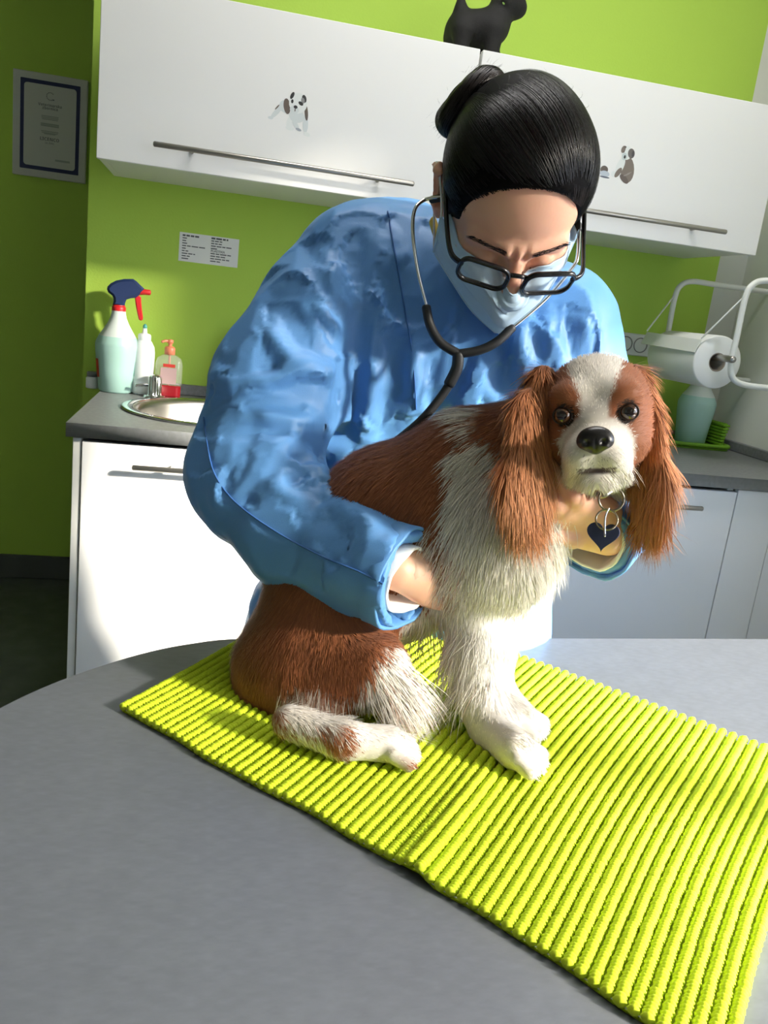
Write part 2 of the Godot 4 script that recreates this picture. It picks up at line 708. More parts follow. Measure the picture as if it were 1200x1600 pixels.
func wall_cabinet(x0: float, x1: float, label: String, hx0: float, hx1: float) -> void:
	var zf := -1.962
	var t := thing("wall_cabinet", label, "cabinet", Vector3(x0, 1.423, WALL_Z), "wall cabinets above the worktop")
	var inv := t.transform.affine_inverse()
	var st := st_new()
	var p := 0.016
	var zb := WALL_Z
	box(st, Vector3(x0, 1.427, zb), Vector3(x0 + p, 1.762, zf - 0.02), 0.001)
	box(st, Vector3(x1 - p, 1.427, zb), Vector3(x1, 1.762, zf - 0.02), 0.001)
	box(st, Vector3(x0 + p, 1.427, zb), Vector3(x1 - p, 1.427 + p, zf - 0.02), 0.001)
	box(st, Vector3(x0 + p, 1.762 - p, zb), Vector3(x1 - p, 1.762, zf - 0.02), 0.001)
	box(st, Vector3(x0 + p, 1.427 + p, zb), Vector3(x1 - p, 1.762 - p, zb + 0.006))
	put(done(st), "body", M.carcass, t, inv)
	var door := put(box_mesh(Vector3(x0 + 0.0015, 1.423, zf - 0.018), Vector3(x1 - 0.0015, 1.766, zf), 0.0012), "door", M.white, t, inv)
	bar_handle(door, hx0, hx1, 1.463, zf, Transform3D())


func base_cabinet(x0: float, x1: float, label: String, hx0: float, hx1: float) -> void:
	var zf := -1.716
	var t := thing("base_cabinet", label, "cabinet", Vector3(x0, 0, WALL_Z), "base cabinets under the worktop")
	var inv := t.transform.affine_inverse()
	var st := st_new()
	var p := 0.016
	box(st, Vector3(x0, 0.1, WALL_Z + 0.01), Vector3(x0 + p, 0.868, zf - 0.004), 0.001)
	box(st, Vector3(x1 - p, 0.1, WALL_Z + 0.01), Vector3(x1, 0.868, zf - 0.02), 0.001)
	box(st, Vector3(x0 + p, 0.1, WALL_Z + 0.01), Vector3(x1 - p, 0.1 + p, zf - 0.02), 0.001)
	box(st, Vector3(x0 + p, 0.12, WALL_Z + 0.01), Vector3(x1 - p, 0.868, WALL_Z + 0.018))
	put(done(st), "body", M.carcass, t, inv)
	put(box_mesh(Vector3(x0, 0, zf - 0.07), Vector3(x1, 0.098, zf - 0.055)), "plinth", M.carcass, t, inv)
	var door := put(box_mesh(Vector3(x0 + p + 0.002, 0.104, zf - 0.018), Vector3(x1 - 0.0015, 0.862, zf), 0.0012), "door", M.white, t, inv)
	bar_handle(door, hx0, hx1, 0.823, zf, Transform3D())


func build_cabinets() -> void:
	wall_cabinet(-0.261, 0.5435, "white flap-door wall cabinet carrying the running puppy sticker", -0.14, 0.418)
	wall_cabinet(0.5465, 1.326, "white flap-door wall cabinet carrying the sitting puppy sticker, next to the corner", 0.65, 1.208)
	base_cabinet(-0.255, 0.345, "white base cabinet under the round sink, at the open end of the worktop", -0.134, 0.22)
	base_cabinet(0.347, 0.742, "white base cabinet behind the woman in the blue gown, between two others", 0.44, 0.65)
	base_cabinet(0.744, 1.246, "white base cabinet under the paper roll, next to the corner filler panel", 0.84, 1.138)
	var fp := thing("filler_panel", "narrow white filler panel closing the cabinet row at the corner", "panel", Vector3(1.248, 0, -1.734))
	put(box_mesh(Vector3(0, 0.0, 0), Vector3(0.112, 0.868, 0.016), 0.001), "wide_strip", M.white, fp)
	put(box_mesh(Vector3(0.115, 0.0, -0.003), Vector3(0.28, 0.868, 0.013), 0.001), "narrow_strip", M.white, fp)
	# worktop with a round hole for the sink
	var wt := thing("worktop", "grey laminate worktop with a straight front edge along the green wall", "worktop", Vector3(-0.266, 0.872, WALL_Z))
	# split along x = 0.03 so that the hole becomes two notches
	var st := st_new()
	var rot := Transform3D(Basis(Vector3.RIGHT, Vector3(0, 0, -1), Vector3.UP), Vector3(0, 0.872, 0))
	for half in 2:
		var o := PackedVector2Array()
		if half == 0:
			o = PackedVector2Array([Vector2(0.03, 1.702), Vector2(-0.266, 1.702), Vector2(-0.266, 2.302), Vector2(0.03, 2.302)])
			for i in 21:
				o.append(Vector2(0.03, 2.0) + Vector2.from_angle(PI / 2 + PI * i / 20) * 0.2)
		else:
			o = PackedVector2Array([Vector2(0.03, 2.302), Vector2(1.53, 2.302), Vector2(1.53, 1.702), Vector2(0.03, 1.702)])
			for i in 21:
				o.append(Vector2(0.03, 2.0) + Vector2.from_angle(-PI / 2 + PI * i / 20) * 0.2)
		slab(st, o, 0.028, 0.0, rot)
	put_world(done(st), "top", M.worktop, wt)
	var u := st_new()
	box(u, Vector3(-0.266, 0.9, WALL_Z), Vector3(1.514, 0.928, WALL_Z + 0.016), 0.002)
	put_world(done(u), "upstand", M.worktop, wt)
	var u2 := st_new()
	box(u2, Vector3(1.514, 0.9, WALL_Z), Vector3(1.53, 0.928, -1.702), 0.002)
	put_world(done(u2), "upstand", M.worktop, wt)
	# sink
	var sk := thing("sink", "round brushed steel sink set into the grey worktop", "sink", Vector3(0.03, 0.9, -2.0))
	put(lathe_mesh([Vector2(0.196, 0.0005), Vector2(0.222, 0.0008), Vector2(0.224, 0.003), Vector2(0.218, 0.0055), Vector2(0.2, 0.005), Vector2(0.196, 0.001)], 64), "rim", M.chrome, sk)
	put(lathe_mesh([Vector2(0.197, 0.003), Vector2(0.186, 0.0), Vector2(0.181, -0.012), Vector2(0.178, -0.12), Vector2(0.165, -0.142), Vector2(0.03, -0.15), Vector2(0.001, -0.15)], 64), "bowl", M.steel, sk)
	put(lathe_mesh([Vector2(0.0, -0.146), Vector2(0.026, -0.146), Vector2(0.028, -0.149)], 24), "drain", M.chrome, sk)


func build_table() -> void:
	var t := thing("examination_table", "large grey laminate table with a rounded end carrying the lime mat", "table", Vector3(0.4, 0, -0.55))
	var o := PackedVector2Array()
	var pts := [[1.34, -1.128], [0.918, -1.107], [0.483, -1.077], [0.24, -1.062], [0.068, -1.045], [0.001, -1.024], [-0.06, -0.988], [-0.135, -0.919], [-0.19, -0.846], [-0.235, -0.755], [-0.262, -0.65], [-0.272, -0.53], [-0.26, -0.40], [-0.225, -0.28], [-0.165, -0.18], [-0.08, -0.11], [0.03, -0.075], [0.16, -0.06], [1.34, -0.04]]
	var path := []
	for p in pts:
		path.append(Vector3(p[0], 0, p[1]))
	for q in curve(path, 5):
		o.append(Vector2(q.x, -q.z))
	put_world(slab_mesh(o, 0.026, 0.0015, Transform3D(Basis(Vector3.RIGHT, Vector3(0, 0, -1), Vector3.UP), Vector3(0, TABLE - 0.026, 0))), "tabletop", M.table, t)
	for x in [0.12, 1.2]:
		for z in [-0.9, -0.2]:
			put_world(tube_mesh(PackedVector3Array([Vector3(x, 0.018, z), Vector3(x, TABLE - 0.03, z)]), 0.028, 16), "leg", M.steel, t)


# ---- the ribbed mat: every rib a beaded strand -------------------------------
func table_edge_z(x: float) -> float:
	return lerpf(-1.05, -1.11, clampf((x - 0.07) / 0.85, 0.0, 1.0))


func mat_point(u: float, v: float) -> Vector3:
	# u along the long side (0 at the left corner), v along a rib
	var f: Vector3
	if u < 0.576:
		f = Vector3(-0.072, 0, -0.839).lerp(Vector3(0.182, 0, -0.574), u / 0.576)
	else:
		f = Vector3(0.182, 0, -0.574).lerp(Vector3(0.353, 0, -0.365), (u - 0.576) / 0.424)
	var g := Vector3(0.212, 0, -1.25).lerp(Vector3(0.703, 0, -0.715), u)
	var p := f.lerp(g, v)
	p += Vector3(0.72, 0, -0.69).cross(Vector3.UP) * sin(v * 5.0 + u * 3.0) * 0.004
	p += (g - f) * (sin(u * 19.0) * 0.004 + sin(u * 47.0 + 1.0) * 0.002) * (1.0 - v)
	# a low buckle where the mat bends
	var w := exp(-pow((u - 0.585 + (v - 0.2) * 0.03) / 0.022, 2.0)) * clampf(1.1 - v * 1.8, 0.0, 1.0)
	p.y = TABLE + 0.0062 + w * 0.007
	var over := table_edge_z(p.x) - p.z
	if over > 0.0:                        # the far corner hangs over the table's edge
		p.z += maxf(over - 0.012, 0.0)
		p.y -= maxf(over - 0.006, 0.0)
	return p


func build_mat() -> void:
	var t := thing("bath_mat", "lime yellow ribbed mat lying askew on the grey table under the dog", "mat", Vector3(0.3, TABLE, -0.75))
	var inv := t.transform.affine_inverse()
	const RIBS := 61
	const BEADS := 132
	const SIDES := 8
	var backing := st_new()
	var rows := []
	for i in 41:
		var row := PackedVector3Array()
		for j in 31:
			row.append(mat_point(0.006 + 0.988 * i / 40.0, 0.004 + 0.992 * j / 30.0) - Vector3(0, 0.0045, 0))
		rows.append(row)
	sheet(backing, rows)
	var under := []
	for row in rows:
		var r := PackedVector3Array()
		for q in row:
			r.append(q - Vector3(0, 0.0012, 0))
		under.append(r)
	sheet(backing, under)
	put(done(backing), "backing", M.lime, t, inv)
	for k in RIBS:
		var u := (k + 0.5) / RIBS
		var verts := PackedVector3Array()
		var norms := PackedVector3Array()
		var index := PackedInt32Array()
		var fat := 0.0048 + rng.randf_range(-0.0003, 0.0003)
		var side0 := (mat_point(u + 0.01, 0.5) - mat_point(u - 0.01, 0.5)).normalized()
		var last := BEADS * 4
		var jog := Vector3.ZERO
		for s in last + 1:
			var v := float(s) / last
			if s % 4 == 0:
				jog = Vector3(rng.randf_range(-1, 1), rng.randf_range(-0.6, 0.6), rng.randf_range(-1, 1)) * 0.0004
			var p := mat_point(u, v) + jog
			var ph := PI * (s % 4) / 4.0
			var r := fat * (0.70 + 0.30 * sin(ph))
			var slope := cos(ph) * 0.9
			if s == 0 or s == last:
				r = 0.0001
				slope = 4.0 if s == 0 else -4.0
			var along := (mat_point(u, minf(v + 0.01, 1.0)) - mat_point(u, maxf(v - 0.01, 0.0))).normalized()
			var side := (side0 - along * side0.dot(along)).normalized()
			var up := along.cross(side).normalized()
			for j in SIDES:
				var a := TAU * (j + (0.5 if (s / 4) % 2 else 0.0)) / SIDES
				var n := side * cos(a) + up * sin(a)
				var knob := 1.0 + (0.12 if j % 2 == 0 and s % 4 == 2 else 0.0)
				verts.append(p + n * r * knob)
				norms.append((n - along * slope).normalized())
			if s:
				var b := (s - 1) * SIDES
				for j in SIDES:
					var j2 := (j + 1) % SIDES
					index.append_array([b + j, b + SIDES + j, b + SIDES + j2, b + j, b + SIDES + j2, b + j2])
		var arr := []
		arr.resize(Mesh.ARRAY_MAX)
		arr[Mesh.ARRAY_VERTEX] = verts
		arr[Mesh.ARRAY_NORMAL] = norms
		arr[Mesh.ARRAY_INDEX] = index
		var am := ArrayMesh.new()
		am.add_surface_from_arrays(Mesh.PRIMITIVE_TRIANGLES, arr)
		put(am, "rib", M.lime, t, inv)
	# the white threads that tie the ribs together show at the near edge
	var th := st_new()
	var line := PackedVector3Array()
	for i in 120:
		line.append(mat_point(0.004 + 0.992 * i / 119.0, 0.006) - Vector3(0, 0.003, 0))
	tube(th, line, 0.0005, 5)
	put(done(th), "tie_thread", M.thread, t, inv)


# ---- the veterinarian ----------------------------------------------------------
class Gown extends Field:
	var ridge := FastNoiseLite.new()
	var slow := FastNoiseLite.new()
	var lines: Array[PackedVector3Array] = []   # creases
	var mid := PackedVector3Array()
	var far := PackedFloat32Array()
	var height := PackedFloat32Array()          # below 0 a valley
	var width := PackedFloat32Array()

	func _init() -> void:
		ridge.noise_type = FastNoiseLite.TYPE_SIMPLEX_SMOOTH
		ridge.fractal_type = FastNoiseLite.FRACTAL_RIDGED
		ridge.fractal_octaves = 2
		ridge.fractal_gain = 0.45
		ridge.frequency = 5.5
		ridge.seed = 14
		slow.frequency = 5.0
		slow.seed = 3
		slack = 0.014

	func fold(pts: PackedVector3Array, high: float, wide: float) -> void:
		var c := Vector3.ZERO
		for q in pts:
			c += q / pts.size()
		var r := 0.0
		for q in pts:
			r = maxf(r, c.distance_to(q))
		lines.append(pts); mid.append(c); far.append(r + wide); height.append(high); width.append(wide)

	var flat_at := PackedVector3Array()         # stiff cloth lies in flats: planes that chop the round sleeve
	var flat_n := PackedVector3Array()
	var near_flats := PackedInt32Array()
	var near_lines := PackedInt32Array()
	const FLAT := 0.045

	func prepare(c: Vector3, reach: float) -> void:
		near_flats.clear()
		near_lines.clear()
		for i in flat_at.size():
			if c.distance_to(flat_at[i]) < FLAT + reach:
				near_flats.append(i)
		for i in lines.size():
			if c.distance_to(mid[i]) < far[i] + reach:
				near_lines.append(i)

	func bend(p: Vector3, d: float) -> float:
		var s := slow.get_noise_3dv(p)
		var q := Vector3(p.x * 1.25, p.y * 0.7, p.z) + Vector3(s, s, s) * 0.03
		d -= ridge.get_noise_3dv(q) * 0.003 + s * 0.0035
		for i in near_lines:
			var pts := lines[i]
			var best := 1.0
			for j in pts.size() - 1:
				var ab := pts[j + 1] - pts[j]
				var t := clampf((p - pts[j]).dot(ab) / ab.length_squared(), 0.0, 1.0)
				best = minf(best, p.distance_squared_to(pts[j] + ab * t))
			best = sqrt(best)
			var w := width[i]
			if best < w:                  # two flat slopes meeting in a sharp line
				var ends := minf(p.distance_to(pts[0]), p.distance_to(pts[pts.size() - 1]))
				d -= height[i] * (1.0 - best / w) * (0.2 + 0.8 * smoothstep(0.0, 0.03, ends))
		var e := d
		for i in near_flats:
			var o := p - flat_at[i]
			if o.length_squared() < FLAT * FLAT:
				e = maxf(e, o.dot(flat_n[i]))
		return minf(e, d + 0.0065)


func merge(fields: Array, xfs: Array) -> ArrayMesh:
	var v := PackedVector3Array()
	var n := PackedVector3Array()
	var ix := PackedInt32Array()
	for k in fields.size():
		var f: Field = fields[k]
		var xf: Transform3D = xfs[k]
		var base := v.size()
		for i in f.verts.size():
			v.append(xf * f.verts[i])
			n.append((xf.basis * f.norms[i]).normalized())
		for i in f.index:
			ix.append(base + i)
	var out := []
	out.resize(Mesh.ARRAY_MAX)
	out[Mesh.ARRAY_VERTEX] = v
	out[Mesh.ARRAY_NORMAL] = n
	out[Mesh.ARRAY_INDEX] = ix
	var m := ArrayMesh.new()
	m.add_surface_from_arrays(Mesh.PRIMITIVE_TRIANGLES, out)
	return m


# where the line of sight through a pixel first meets a field
func hit(f: Field, x: float, y: float, near := 0.6) -> Vector3:
	var r := ray(x, y)
	var step := r.length()
	var ids := f.all()
	var d := near
	for i in 70:
		var p := EYE + r * d
		var e := f.value(p, ids)
		if e < 0.0006:
			return p
		d += maxf(e, 0.0004) * 0.8 / step
		if d > 2.0:
			break
	return Vector3.ZERO


func seam(f: Field, pts: Array, r: float, lift: float, steps := 8) -> ArrayMesh:
	var flat := []
	for p in pts:
		flat.append(Vector3(p[0], p[1], 0))
	var line := PackedVector3Array()
	for q in curve(flat, steps):
		var h := hit(f, q.x, q.y)
		if h != Vector3.ZERO:
			line.append(h + (EYE - h).normalized() * lift)
	return tube_mesh(line, r, 6)


# a hand: wrist at the origin of xf, fingers along +y, palm facing +z, thumb on the side sx
func add_hand(f: Field, xf: Transform3D, sx: float, curl: Array, thumb: Array) -> void:
	f.ball(xf * Vector3(0, 0.048, 0.0), Vector3(0.036, 0.048, 0.0135), 0.012, xf.basis)
	f.bone(xf * Vector3(0, -0.012, 0), xf * Vector3(0, 0.015, 0), 0.0225, 0.0225, 0.02)
	f.ball(xf * Vector3(sx * 0.024, 0.03, 0.008), Vector3(0.016, 0.03, 0.014), 0.012, xf.basis)
	var root := [[0.028, 0.082, 0.0088], [0.0095, 0.088, 0.009], [-0.0095, 0.085, 0.0086], [-0.027, 0.076, 0.0076]]
	var lens := [[0.042, 0.025, 0.019], [0.046, 0.029, 0.02], [0.042, 0.027, 0.019], [0.034, 0.02, 0.017]]
	for k in 4:
		var p: Vector3 = Vector3(sx * root[k][0], root[k][1], -0.001)
		var r: float = root[k][2]
		var ang := 0.0
		var dir := Vector3(sx * root[k][0] * 2.0, 1, 0).normalized()
		f.bone(xf * Vector3(p.x * 0.7, 0.045, 0), xf * p, r * 1.05, r * 1.1, 0.008)
		for j in 3:
			ang += curl[k] * [0.8, 1.0, 0.7][j]
			var d := dir * cos(ang) + Vector3(0, 0, 1) * sin(ang)
			var q: Vector3 = p + d * lens[k][j]
			f.bone(xf * p, xf * q, r * (1.0 - j * 0.06), r * (0.94 - j * 0.07), 0.004)
			p = q
	var t0 := Vector3(sx * 0.022, 0.012, 0.006)
	var pts := [xf * t0]
	for q in thumb:
		pts.append(xf * (q as Vector3))
	f.chain(pts, [0.0135, 0.0125, 0.0108, 0.009], 0.006)


var head_xf := Transform3D(Basis.from_euler(Vector3(deg_to_rad(47.7), deg_to_rad(-4.5), deg_to_rad(4.7))), Vector3(0.332, 1.33, -0.982))
var gown: Gown


func head_field() -> Field:
	var f := Field.new()
	f.ball(Vector3(0, 0.032, -0.012), Vector3(0.074, 0.088, 0.09), 0.02)
	f.ball(Vector3(0, 0.03, 0.03), Vector3(0.066, 0.062, 0.06), 0.03)
	f.ball(Vector3(0, -0.04, 0.04), Vector3(0.058, 0.06, 0.05), 0.03)
	f.ball(Vector3(0, -0.085, 0.062), Vector3(0.026, 0.024, 0.024), 0.03)
	for s: float in [-1.0, 1.0]:
		f.ball(Vector3(s * 0.043, -0.026, 0.063), Vector3(0.02, 0.02, 0.018), 0.022)
		f.bone(Vector3(s * 0.012, 0.007, 0.0915), Vector3(s * 0.05, 0.009, 0.0735), 0.0075, 0.006, 0.016)
		f.bone(Vector3(s * 0.062, -0.03, 0.0), Vector3(s * 0.03, -0.09, 0.05), 0.012, 0.012, 0.03)
	f.bone(Vector3(0, 0.002, 0.09), Vector3(0, -0.037, 0.107), 0.0075, 0.0105, 0.014)
	f.ball(Vector3(0, -0.042, 0.108), Vector3(0.0115, 0.0095, 0.011), 0.008)
	for s: float in [-1.0, 1.0]:
		f.ball(Vector3(s * 0.012, -0.044, 0.099), Vector3(0.008, 0.007, 0.009), 0.006)
		f.ball(Vector3(s * 0.032, -0.011, 0.097), Vector3(0.019, 0.012, 0.012), 0.012, Basis(), true)
	for s: float in [-1.0, 1.0]:
		f.ball(Vector3(s * 0.032, -0.012, 0.077), Vector3(0.015, 0.0115, 0.0135), 0.003)      # lowered lids
		f.bone(Vector3(s * 0.02, -0.018, 0.087), Vector3(s * 0.044, -0.017, 0.083), 0.0016, 0.0014, 0.003)
	# the frown between the brows and across the forehead
	for s: float in [-1.0, 1.0]:
		f.bone(Vector3(s * 0.006, 0.002, 0.1005), Vector3(s * 0.009, 0.028, 0.0985), 0.0022, 0.001, 0.006, true)
	for q in [[0.05, 0.0985], [0.066, 0.094]]:
		f.bone(Vector3(-0.03, q[0], q[1] - 0.009), Vector3(0.0, q[0] + 0.003, q[1]), 0.0018, 0.0018, 0.006, true)
		f.bone(Vector3(0.0, q[0] + 0.003, q[1]), Vector3(0.03, q[0], q[1] - 0.009), 0.0018, 0.0018, 0.006, true)
	# ears
	for s: float in [-1.0, 1.0]:
		var tilt := Basis.from_euler(Vector3(0.15, s * 0.5, -s * 0.12))
		f.ball(Vector3(s * 0.086, -0.004, -0.016), Vector3(0.007, 0.033, 0.019), 0.008, tilt)
		f.ball(Vector3(s * 0.092, 0.001, -0.009), Vector3(0.005, 0.02, 0.01), 0.005, tilt, true)
		f.bone(Vector3(s * 0.087, 0.024, -0.006), Vector3(s * 0.092, 0.014, -0.03), 0.0035, 0.0035, 0.006)
		f.ball(Vector3(s * 0.081, -0.034, -0.009), Vector3(0.006, 0.01, 0.008), 0.006)
	# neck
	f.bone(Vector3(0, -0.02, -0.035), Vector3(0, -0.16, -0.075), 0.052, 0.055, 0.03)
	return f


func build_person() -> void:
	var cloth := paint(Color8(104, 164, 228), 0.5)
	relief(cloth, noise_tex(0.18, 256, 2, 0.0, 1.0, FastNoiseLite.TYPE_CELLULAR), 22.0, 0.012)
	cloth.albedo_texture = noise_tex(0.12, 256, 3, 0.93, 1.0)
	cloth.rim_enabled = true
	cloth.rim = 0.25
	cloth.backlight_enabled = true
	cloth.backlight = Color(0.22, 0.42, 0.62)
	var dark_cloth := paint(Color8(52, 104, 172), 0.6)
	var skin := paint(Color8(218, 166, 140), 0.5)
	skin.subsurf_scatter_enabled = true
	skin.subsurf_scatter_strength = 0.25
	relief(skin, M.fine, 14.0, 0.008, false)
	var t := thing("person", "woman in a blue disposable gown with black hair in a bun, bending over the dog", "person", Vector3(0.26, 0, -1.32))

	# gown: torso and both sleeves
	gown = Gown.new()
	var hip_l := at(515, 1010, 1.34)
	var hip_r := at(715, 1020, 1.31)
	var chest_l := at(600, 570, 1.17)
	var chest_r := at(815, 570, 1.15)
	gown.chain([hip_l - Vector3(0, 0.3, 0), hip_l, chest_l], [0.14, 0.125, 0.115], 0.06)
	gown.chain([hip_r - Vector3(0, 0.3, 0), hip_r, chest_r], [0.14, 0.125, 0.11], 0.06)
	gown.bone(chest_l, chest_r, 0.115, 0.105, 0.06)
	gown.bone(at(575, 425, 1.13), at(870, 500, 1.09), 0.078, 0.066, 0.06)
	gown.bone(at(635, 420, 1.18), at(720, 440, 1.17), 0.092, 0.08, 0.06)
	gown.chain([at(548, 420, 1.11), at(500, 500, 1.09), at(437, 600, 1.065), at(392, 738, 1.04)], [0.076, 0.08, 0.082, 0.078], 0.035)
	gown.chain([at(392, 738, 1.04), at(470, 832, 0.985), at(560, 876, 0.93), at(625, 901, 0.885)], [0.078, 0.066, 0.057, 0.053], 0.03)
	gown.chain([at(874, 520, 1.08), at(922, 645, 1.10), at(950, 745, 1.07)], [0.06, 0.058, 0.055], 0.035)
	gown.chain([at(950, 745, 1.07), at(956, 795, 0.99), at(930, 830, 0.935)], [0.056, 0.053, 0.05], 0.03)
	# the sleeve ends are cut square and hollow
	var cuff_a := at(606, 895, 0.898)
	var cuff_b := at(637, 906, 0.884)
	var cuff_c := at(958, 803, 0.962)
	var cuff_d := at(921, 838, 0.925)
	for q in [[cuff_a, cuff_b, 0.044], [cuff_c, cuff_d, 0.04]]:
		var ax: Vector3 = (q[1] - q[0]).normalized()
		gown.ball(q[1] + ax * 0.055, Vector3(0.1, 0.1, 0.06), 0.004, Basis.looking_at(ax, Vector3.UP), true)
		gown.bone(q[1] - ax * 0.045, q[1] + ax * 0.03, q[2] * 0.9, q[2], 0.004, true)
	# creases of the stiff cloth, each laid on the smooth sleeve where the line of sight meets it
	var folds := []
	for q in [[[[470, 372], [493, 423], [543, 513]], -0.007, 0.008], [[[557, 380], [561, 450], [562, 550], [545, 620]], -0.018, 0.014], [[[483, 460], [520, 490], [556, 534]], 0.012, 0.008], [[[505, 462], [550, 505]], -0.007, 0.008], [[[413, 500], [455, 560], [510, 570]], 0.011, 0.009],
			[[[400, 545], [440, 585]], -0.008, 0.01], [[[330, 583], [362, 601], [430, 592], [480, 574], [533, 588]], 0.013, 0.008], [[[350, 622], [420, 622], [500, 610]], -0.009, 0.011], [[[383, 640], [437, 653], [507, 662]], 0.011, 0.008], [[[355, 668], [432, 668]], -0.009, 0.008], [[[318, 640], [352, 602]], 0.009, 0.008],
			[[[322, 794], [345, 780], [370, 772]], 0.008, 0.009], [[[379, 743], [404, 718], [430, 702], [460, 690]], 0.011, 0.008], [[[388, 740], [405, 712]], -0.011, 0.008], [[[402, 765], [440, 742], [470, 715]], 0.007, 0.008], [[[456, 688], [489, 713], [505, 757]], 0.010, 0.009], [[[470, 740], [520, 735]], -0.008, 0.01],
			[[[405, 762], [450, 770], [487, 790]], 0.007, 0.008], [[[528, 762], [545, 798], [592, 833]], 0.010, 0.010], [[[505, 790], [520, 830]], -0.006, 0.01], [[[584, 803], [590, 850]], 0.007, 0.009], [[[600, 810], [608, 850]], -0.006, 0.008], [[[560, 860], [590, 880]], 0.004, 0.007], [[[340, 700], [380, 705]], 0.006, 0.01],
			[[[587, 470], [582, 540], [580, 600], [575, 680]], 0.012, 0.010], [[[612, 540], [604, 640], [590, 710]], -0.010, 0.012], [[[643, 520], [650, 590], [652, 670]], 0.009, 0.008], [[[672, 590], [680, 660]], -0.008, 0.012], [[[572, 565], [600, 598]], 0.006, 0.006], [[[800, 480], [815, 560], [830, 620]], 0.011, 0.010], [[[780, 520], [792, 600]], -0.010, 0.012],
			[[[850, 470], [862, 540], [880, 600]], 0.010, 0.010], [[[838, 500], [850, 580]], -0.010, 0.010], [[[905, 470], [922, 540]], 0.009, 0.010], [[[885, 490], [900, 570]], -0.009, 0.010], [[[735, 560], [750, 640]], 0.008, 0.012], [[[640, 330], [665, 420], [680, 520]], -0.005, 0.012], [[[395, 905], [400, 985]], 0.009, 0.010], [[[420, 910], [425, 990]], -0.008, 0.010]]:
		var flat := []
		for w in q[0]:
			flat.append(Vector3(w[0], w[1], 0))
		var pts := PackedVector3Array()
		for w in curve(flat, 3):
			var h := hit(gown, w.x, w.y)
			if h != Vector3.ZERO and (pts.is_empty() or h.distance_to(pts[-1]) < 0.06):
				pts.append(h)
		if pts.size() > 1:
			folds.append([pts, q[1], q[2]])
	for q in folds:
		gown.fold(q[0], q[1] * 1.15, q[2] * 2.3)
	# flats between the creases
	gown.prepare(Vector3.ZERO, 9.0)
	var gids := gown.all()
	var flats := []
	for k in 130:
		var x := rng.randf_range(295, 660) if k < 90 else rng.randf_range(560, 950)
		var y := rng.randf_range(330, 960) if k < 90 else rng.randf_range(340, 700)
		var h := hit(gown, x, y)
		if h == Vector3.ZERO:
			continue
		var n := grad(gown, h, gids)
		n = (n + Vector3(rng.randf_range(-1, 1), rng.randf_range(-1, 1), rng.randf_range(-1, 1)) * 0.16).normalized()
		flats.append([h - n * rng.randf_range(0.0015, 0.004), n])
	for q in flats:
		gown.flat_at.append(q[0])
		gown.flat_n.append(q[1])
	gown.slack = 0.022
	gown.mesh_it(0.0055)
	gown.prepare(Vector3.ZERO, 9.0)
	var g := put_world(gown.array_mesh(), "gown", cloth, t)
	g.set_meta("label", "light blue nonwoven gown with creased sleeves")
	put(seam(gown, [[318, 652], [323, 690], [335, 740], [368, 785], [430, 830], [500, 868], [560, 893], [598, 912]], 0.0011, 0.0004), "sleeve_seam", dark_cloth, g)
	put(seam(gown, [[606, 330], [618, 400], [632, 480], [645, 560], [650, 640]], 0.0011, 0.0004), "front_seam", dark_cloth, g)
	cuff(cuff_a, cuff_b, 0.0545, 0.056, cloth, g)
	cuff(cuff_c, cuff_d, 0.05, 0.053, cloth, g)
	var knit := paint(Color8(236, 236, 232), 0.85)
	cuff(cuff_a.lerp(cuff_b, -0.2) + Vector3(0, 0, -0.004), cuff_b + (cuff_b - cuff_a) * 0.12, 0.036, 0.036, knit, g, "inner_cuff")
	cuff(cuff_c.lerp(cuff_d, 0.2), cuff_d + (cuff_d - cuff_c) * 0.05, 0.038, 0.04, knit, g, "inner_cuff")

	# trousers and clogs, hidden from the front by the table
	var pants := paint(Color8(52, 66, 96), 0.8)
	var clog := paint(Color8(228, 228, 224), 0.5)
	for q in [hip_l, hip_r]:
		var foot := Vector3(lerpf(q.x, (hip_l.x + hip_r.x) / 2, 0.2), 0, q.z - 0.02)
		put_world(tube_mesh(PackedVector3Array([foot + Vector3(0, 0.62, 0), foot + Vector3(0, 0.45, 0.005), foot + Vector3(0, 0.25, 0), foot + Vector3(0, 0.07, -0.01)]), [0.085, 0.07, 0.06, 0.058], 20), "trouser_leg", pants, t)
		var cf := Field.new()
		cf.ball(foot + Vector3(0, 0.035, 0.08), Vector3(0.046, 0.034, 0.075), 0.02)
		cf.bone(foot + Vector3(0, 0.04, -0.03), foot + Vector3(0, 0.04, 0.05), 0.036, 0.038, 0.02)
		cf.ball(foot + Vector3(0, -0.1, 0.03), Vector3(0.3, 0.1, 0.3), 0.004, Basis(), true)
		cf.mesh_it(0.008)
		put_world(cf.array_mesh(), "clog", clog, t)

	# skin: head, neck and arms inside the clothes, both hands, one mesh
	var core := Field.new()
	core.bone(head_xf * Vector3(0, -0.13, -0.065), at(690, 470, 1.17), 0.052, 0.06, 0.03)
	core.chain([at(690, 470, 1.17), at(575, 430, 1.14), at(440, 610, 1.075), at(400, 735, 1.05), at(480, 830, 0.99), at(560, 874, 0.935), at(640, 893, 0.885)], [0.05, 0.04, 0.028, 0.024, 0.022, 0.022, 0.022], 0.02)
	core.chain([at(690, 470, 1.17), at(870, 505, 1.1), at(922, 650, 1.11), at(950, 742, 1.08), at(954, 800, 0.99), at(935, 830, 0.92)], [0.05, 0.036, 0.026, 0.024, 0.022, 0.021], 0.02)
	core.chain([at(690, 470, 1.17), at(610, 1000, 1.32), at(610, 1000, 1.32) - Vector3(0, 0.5, 0)], [0.08, 0.09, 0.07], 0.03)
	core.mesh_it(0.012)
	var hf := head_field()
	hf.mesh_it(0.003)
	var hands := Field.new()
